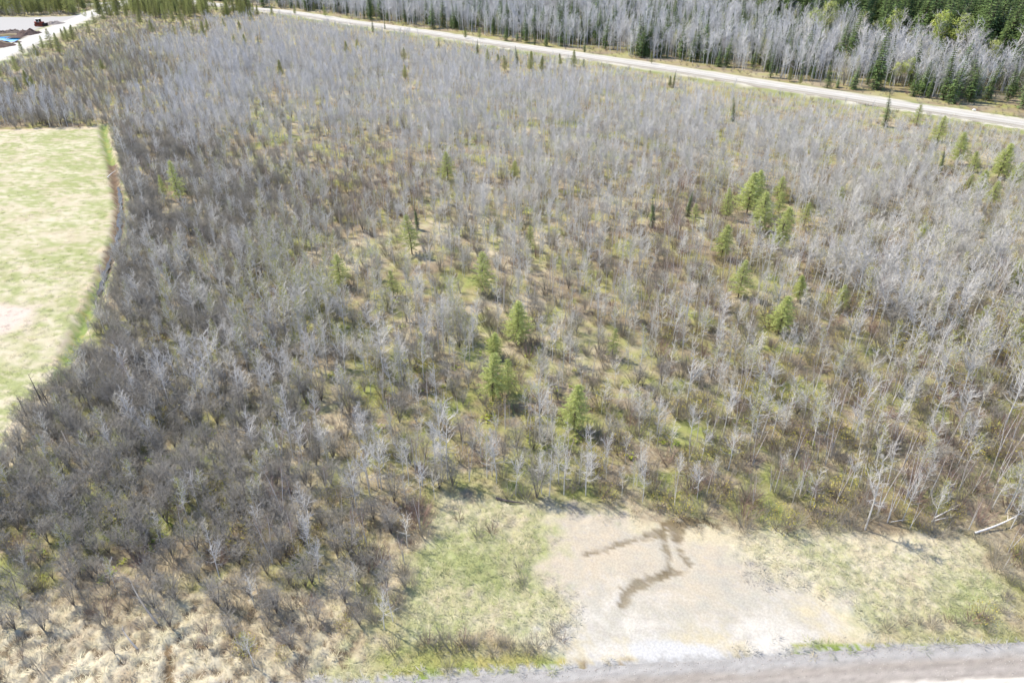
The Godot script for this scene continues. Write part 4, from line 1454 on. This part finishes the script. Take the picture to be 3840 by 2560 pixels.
func bulldozer() -> void:
	var p := gp(151, 98)
	var t := thing("bulldozer", "weathered orange-brown bulldozer with white cab roof on the gravel lot", "bulldozer", Vector3(p.x, 0.02, p.y), deg_to_rad(-8))
	var rust := paint("worn_orange_paint", Color(0.52, 0.22, 0.12), 0.6)
	var dark := paint("dark_steel", Color(0.13, 0.11, 0.10), 0.6, 0.4)
	var white := paint("white_cab_paint", Color(0.85, 0.84, 0.8), 0.5)
	var red := paint("faded_red_paint", Color(0.62, 0.2, 0.17), 0.5)
	var glass := paint("dark_cab_glass", Color(0.05, 0.06, 0.06), 0.1)
	for s in [-1.0, 1.0]:
		var g := Geo.new()
		# the belt round its wheels, an oval of shoes
		for k in 34:
			var a := float(k) / 34.0 * 8.0
			var q: Vector3
			var turn := 0.0
			if a < 2.8:
				q = Vector3(-1.4 + a, 0.95, 0)
			elif a < 4.0:
				turn = (a - 2.8) / 1.2 * PI
				q = Vector3(1.4 + sin(turn) * 0.45, 0.5 + cos(turn) * 0.45, 0)
			elif a < 6.8:
				turn = PI
				q = Vector3(1.4 - (a - 4.0), 0.05, 0)
			else:
				turn = PI + (a - 6.8) / 1.2 * PI
				q = Vector3(-1.4 + sin(turn) * 0.45, 0.5 + cos(turn) * 0.45, 0)
			g.box(q + Vector3(0, 0, s * 1.0), Vector3(0.2, 0.07, 0.55), Color.WHITE, Basis(Vector3.BACK, -turn))
		piece("track", g, dark, t)
		var w := Geo.new()
		for x in [-1.4, 1.4]:
			cylinder(w, Vector3(x, 0.5, s * 1.0), Vector3.BACK, 0.4, 0.3)
		for x in [-0.8, -0.25, 0.3, 0.85]:
			cylinder(w, Vector3(x, 0.24, s * 1.0), Vector3.BACK, 0.15, 0.3)
		w.box(Vector3(0, 0.55, s * 1.0), Vector3(2.4, 0.3, 0.26), Color.WHITE, Basis.IDENTITY, 0.04)
		piece("track_frame", w, rust, t)
	var b := Geo.new()
	b.box(Vector3(-0.1, 0.85, 0), Vector3(3.4, 0.6, 1.3), Color.WHITE, Basis.IDENTITY, 0.05)
	b.box(Vector3(-1.35, 1.35, 0), Vector3(0.9, 0.9, 1.9), Color.WHITE, Basis.IDENTITY, 0.07)
	piece("body", b, rust, t)
	var h := Geo.new()
	h.box(Vector3(0.95, 1.45, 0), Vector3(1.7, 0.75, 1.05), Color.WHITE, Basis.IDENTITY, 0.08)
	var hood := piece("engine_hood", h, rust, t)
	var gr := Geo.new()
	for k in 6:
		gr.box(Vector3(1.83, 1.2 + k * 0.1, 0), Vector3(0.04, 0.05, 0.9))
	piece("grille", gr, dark, hood)
	var ex := Geo.new()
	cylinder(ex, Vector3(0.9, 2.2, 0.2), Vector3.UP, 0.07, 0.9, 10)
	piece("exhaust", ex, dark, hood)
	var f := Geo.new()
	for x in [-1.0, 0.35]:
		for s in [-1.0, 1.0]:
			f.box(Vector3(x, 2.25, s * 0.78), Vector3(0.1, 1.1, 0.1), Color.WHITE, Basis.IDENTITY, 0.02)
	f.box(Vector3(-0.33, 1.72, 0), Vector3(1.5, 0.12, 1.7), Color.WHITE, Basis.IDENTITY, 0.02)
	var cab := piece("cab_frame", f, white, t)
	var gl := Geo.new()
	gl.box(Vector3(-0.33, 2.25, 0), Vector3(1.28, 0.96, 1.48))
	piece("cab_glass", gl, glass, cab)
	var rf := Geo.new()
	rf.box(Vector3(-0.33, 2.86, 0), Vector3(1.75, 0.14, 1.9), Color.WHITE, Basis.IDENTITY, 0.05)
	piece("cab_roof", rf, white, cab)
	var tank := Geo.new()
	tank.box(Vector3(-1.55, 1.6, 0.55), Vector3(0.7, 0.55, 0.75), Color.WHITE, Basis.IDENTITY, 0.08)
	piece("fuel_tank", tank, red, t)
	var bl := Geo.new()
	for k in 5:
		var a := lerpf(-0.5, 0.5, k / 4.0)
		bl.box(Vector3(2.62 - cos(a * 1.6) * 0.25, 0.6 + a * 1.05, 0), Vector3(0.07, 0.34, 3.1), Color.WHITE, Basis(Vector3.BACK, a * 0.7))
	piece("blade", bl, dark, t)
	var arms := Geo.new()
	for s in [-1.0, 1.0]:
		arms.box(Vector3(1.3, 0.52, s * 1.42), Vector3(2.5, 0.18, 0.14), Color.WHITE, Basis.IDENTITY, 0.03)
		arms.tube(Vector3(1.5, 1.45, s * 0.6), Vector3(2.4, 0.75, s * 0.6), 0.06, 0.05, Color.WHITE, Color.WHITE, 8)
	piece("push_arms", arms, rust, t)
	var rp := Geo.new()
	rp.box(Vector3(-2.0, 0.85, 0), Vector3(0.4, 0.22, 1.5), Color.WHITE, Basis.IDENTITY, 0.03)
	for s in [-0.5, 0.5]:
		rp.box(Vector3(-2.25, 0.55, s), Vector3(0.14, 0.9, 0.1), Color.WHITE, Basis(Vector3.BACK, 0.2))
	piece("ripper", rp, dark, t)


func tell_apart() -> void:       # of alike plants in one stand, say which is which by their order across the view
	var alike := {}
	for o in get_children():
		if o is Node3D and o.has_meta("label") and o.has_meta("group"):
			var key: String = o.get_meta("label")
			if not alike.has(key):
				alike[key] = []
			var v := view_of(o.position.x, o.position.z)
			alike[key].append([v.x, v.y, o])
	var order := ["leftmost", "second-from-left", "third-from-left", "fourth-from-left", "fifth-from-left", "sixth-from-left"]
	for key in alike:
		var list: Array = alike[key]
		var n := list.size()
		if n < 2:
			continue
		list.sort_custom(func(a, b): return a[0] < b[0])
		for k in n:
			var said := ""
			if k < mini(6, n - 1):
				said = order[k]
			elif n - 1 - k < 6:
				said = String(order[n - 1 - k]).replace("left", "right")
			if said and (key + " x").split(" ").size() <= 16:
				list[k][2].set_meta("label", said + " " + key)
		if n > 12:
			var inner := list.slice(6, n - 6)
			inner.sort_custom(func(a, b): return a[1] < b[1])
			if inner.size() > 2:
				inner[0][2].set_meta("label", "farthest " + key)
				inner[-1][2].set_meta("label", "nearest " + key)


func make_things() -> void:
	bulldozer()
	mound("dirt_mound", "large dark peat bank left of the pond, cut by the left margin", g3(4, 176), Vector3(9, 1.3, 8), Color(0.085, 0.06, 0.05), M.peat)
	mound("dirt_mound", "dark peat pile on the right end of the pond beside the road", g3(110, 131), Vector3(6.0, 1.8, 7), Color(0.09, 0.064, 0.055), M.peat)
	mound("dirt_mound", "low dark earth heap behind the pond on the lot edge", g3(48, 121), Vector3(6.5, 1.0, 4), Color(0.12, 0.095, 0.08), M.peat)
	mound("dirt_mound", "small earth heap on the far left bank of the pond", g3(6, 124), Vector3(4.0, 0.9, 3), Color(0.12, 0.09, 0.075), M.peat)
	mound("dirt_mound", "long grey gravel bank between bulldozer and road", g3(205, 92), Vector3(7.0, 1.2, 7), Color(0.2, 0.175, 0.155), M.peat)
	mound("dirt_mound", "dark earth bank in front of the pond at the road", g3(66, 163), Vector3(3.0, 0.8, 3), Color(0.085, 0.062, 0.05), M.peat)
	var names := ["left fence post at the back of the gravel lot", "middle fence post at the back of the gravel lot", "right fence post at the back of the gravel lot"]
	for k in 3:
		var p := gp([224, 255, 283][k], 57)
		var g := Geo.new()
		g.tube(Vector3.ZERO, Vector3(0.05, 1.45, 0), 0.13, 0.12, Color(0.2, 0.16, 0.13), Color(0.24, 0.2, 0.16), 7)
		g.tube(Vector3(0.05, 1.45, 0), Vector3(0.06, 1.62, 0), 0.12, 0.0, Color(0.24, 0.2, 0.16), Color(0.24, 0.2, 0.16), 7)
		var o := part(numbered("fence_post"), mesh_of([[g, M.bark]]), self)
		o.position = Vector3(p.x, -0.05, p.y)
		tag(o, names[k], "fence post")
	var white := Color(0.66, 0.63, 0.58)
	fallen("long white birch trunk lying at the right edge of the straw patch", g3(3655, 2002, 0.1), g3(3832, 1936, 0.5), 0.09, 0.15, white, 3)
	fallen("pale fallen branchy birch in the scrub left of the long white trunk", g3(3500, 1952, 0.25), g3(3585, 1915, 0.5), 0.06, 0.25, white * 0.9, 4)
	fallen("second pale stick lying below the branchy fallen birch", g3(3492, 1962, 0.2), g3(3570, 1950, 0.3), 0.05, 0.2, white * 0.9, 2)
	fallen("thin grey stick at the head of the straw patch", g3(3340, 1962, 0.15), g3(3405, 1958, 0.3), 0.035, 0.1, white * 0.8, 0)
	fallen("white trunk fallen at the wood edge behind the far road", g3(2620, 213, 0.4), g3(2672, 205, 0.9), 0.22, 0.3, white, 0)
	fallen("short white broken trunk high behind the far road", g3(2548, 108, 1.5), g3(2575, 118, 0.6), 0.22, 0.2, white, 0)
	fallen("dark rotten log lying on the upper edge of the clearing", g3(1860, 1872, 0.1), g3(1965, 1890, 0.12), 0.14, 0.05, Color(0.1, 0.085, 0.075), 0)
	fallen("leaning grey stem on the straw slope pointing up left", g3(590, 2340, 0.05), g3(505, 2228, 1.6), 0.09, 0.2, Color(0.27, 0.25, 0.22), 7)
	fallen("grey broken stem on the straw slope below the leaning one", g3(515, 2435, 0.05), g3(470, 2390, 0.9), 0.07, 0.1, Color(0.36, 0.33, 0.3), 4)
	fallen("pale slanting snag among the dark alders at left", g3(300, 1733, 0.3), g3(258, 1690, 2.2), 0.06, 0.1, Color(0.4, 0.36, 0.3), 0)
	fallen("pale fallen pole in the thicket below the ditch end", g3(625, 1610, 1.2), g3(690, 1583, 1.8), 0.05, 0.1, Color(0.5, 0.46, 0.4), 3)
	fallen("white trunk lying on the ditch bank", g3(402, 668, 0.1), g3(436, 652, 0.6), 0.1, 0.1, white, 2)
	var r := Geo.new()
	r.box(Vector3(0, 0.15, 0), Vector3(0.9, 0.45, 0.7), Color(0.75, 0.74, 0.7), Basis(Vector3.UP, 0.4), 0.28)
	var o := part("pale_rock", mesh_of([[r, M.peat]]), self)
	o.position = g3(3653, 416, 0.1)
	tag(o, "small pale rock on the far verge of the far road", "rock")
	# special trees on the edges
	var dead := [[172, 1545, 1392, "dark bare snag leaning over the field corner"], [192, 1540, 1440, "short dark snag right of the leaning one at the field corner"], [98, 1560, 1475, "dark dead stem left of the snags at the field corner"]]
	for d in dead:
		var t := Geo.new()
		var c := Geo.new()
		var h := tall(d[1], d[2])
		var pts := stem(t, h, 0.09, Vector3(-0.03, 0, 0), Color(0.15, 0.13, 0.115), Color(0.2, 0.18, 0.16))
		for k in 9:
			var turn := rng.randf() * TAU
			grow(c, along(pts, rng.randf_range(0.3, 1.0)), Vector3(cos(turn), 1.0, sin(turn)), h * 0.14, 0.016, Color(0.2, 0.18, 0.16), Color(0.22, 0.2, 0.18), 0.1, 2, 1)
		var th := thing("bare_snag", d[3], "tree", g3(d[0], d[1]))
		piece("trunk", t, M.bark, th)
		piece("branches", c, M.bark, th)
	var tall_birches := [[3245, 1985, 1690, "tall white birch with a wide fork above the straw patch"], [3290, 1935, 1730, "white birch trunk right of the forked birch"], [3485, 1868, 1700, "white birch stem above the fallen trunks"], [3550, 1895, 1760, "slim white birch between the fallen trunks"], [2905, 1845, 1700, "white forked birch above the wet rills"], [3000, 1855, 1700, "white birch right of the forked one above the rills"], [3050, 1915, 1800, "small white birch on the scrub edge above the straw"], [3720, 1880, 1730, "white birch near the right margin above the fallen trunk"], [3810, 1860, 1720, "white birch at the right margin above the fallen trunk"]]
	for d in tall_birches:
		var h := tall(d[1], d[2])
		var a := aspen(h, 0, 0.65) if d[0] == 3245 else birch(h)
		var th := thing("white_birch", d[3], "tree", g3(d[0], d[1], -0.03), rng.randf() * TAU)
		for k in a[0].c.size():
			a[0].c[k] = Color(0.6, 0.57, 0.52)
		piece("trunk", a[0], M.bark, th)
		piece("crown", a[1], M.bark, th)


func _ready() -> void:
	# camera
	var cam := Camera3D.new()
	cam.name = "camera"
	cam.fov = rad_to_deg(2.0 * atan(1280.0 / FOCAL))
	cam.near = 1.0
	cam.far = 8000.0
	cam.position = Vector3(0, EYE, 0)
	cam.rotation_degrees = Vector3(-TILT, 0, 0)
	add_child(cam)
	cam.current = true
	# sky
	var sky_mat := ProceduralSkyMaterial.new()
	sky_mat.sky_top_color = Color(0.44, 0.56, 0.77)
	sky_mat.sky_horizon_color = Color(0.84, 0.86, 0.88)
	sky_mat.sky_curve = 0.18
	sky_mat.ground_horizon_color = Color(0.62, 0.64, 0.64)
	sky_mat.ground_bottom_color = Color(0.35, 0.33, 0.28)
	sky_mat.sun_angle_max = 2.0
	sky_mat.sky_energy_multiplier = 1.1
	var sky := Sky.new()
	sky.sky_material = sky_mat
	var env := Environment.new()
	env.background_mode = Environment.BG_SKY
	env.sky = sky
	env.ambient_light_source = Environment.AMBIENT_SOURCE_SKY
	env.tonemap_mode = Environment.TONE_MAPPER_LINEAR
	env.tonemap_exposure = 1.72
	env.sdfgi_enabled = true
	env.ssao_enabled = true
	env.ssil_enabled = true
	var we := WorldEnvironment.new()
	we.name = "sky"
	we.environment = env
	add_child(we)
	# sun, from the left and a little ahead, fairly high
	var sun := DirectionalLight3D.new()
	sun.name = "sun"
	var heading := Vector3(0.86, 0, 0.5).normalized() * cos(deg_to_rad(52))
	sun.look_at_from_position(Vector3.ZERO, heading + Vector3(0, -sin(deg_to_rad(52)), 0), Vector3.UP)
	sun.light_energy = 1.6
	sun.light_color = Color(1.0, 0.968, 0.905)
	sun.light_angular_distance = 0.5
	sun.shadow_enabled = true
	add_child(sun)

	rng.seed = 20240519
	noise_a.seed = 3
	noise_a.frequency = 0.05
	noise_a.fractal_octaves = 3
	noise_b.seed = 9
	noise_b.frequency = 0.02
	noise_c.seed = 21
	noise_c.frequency = 0.03
	noise_c.fractal_octaves = 2
	survey()
	survey_map()
	make_materials()
	make_ground()
	make_roads()
	make_water()
	plan_wood()
	make_wood()
	make_grass()
	make_stones()
	make_things()
	tell_apart()
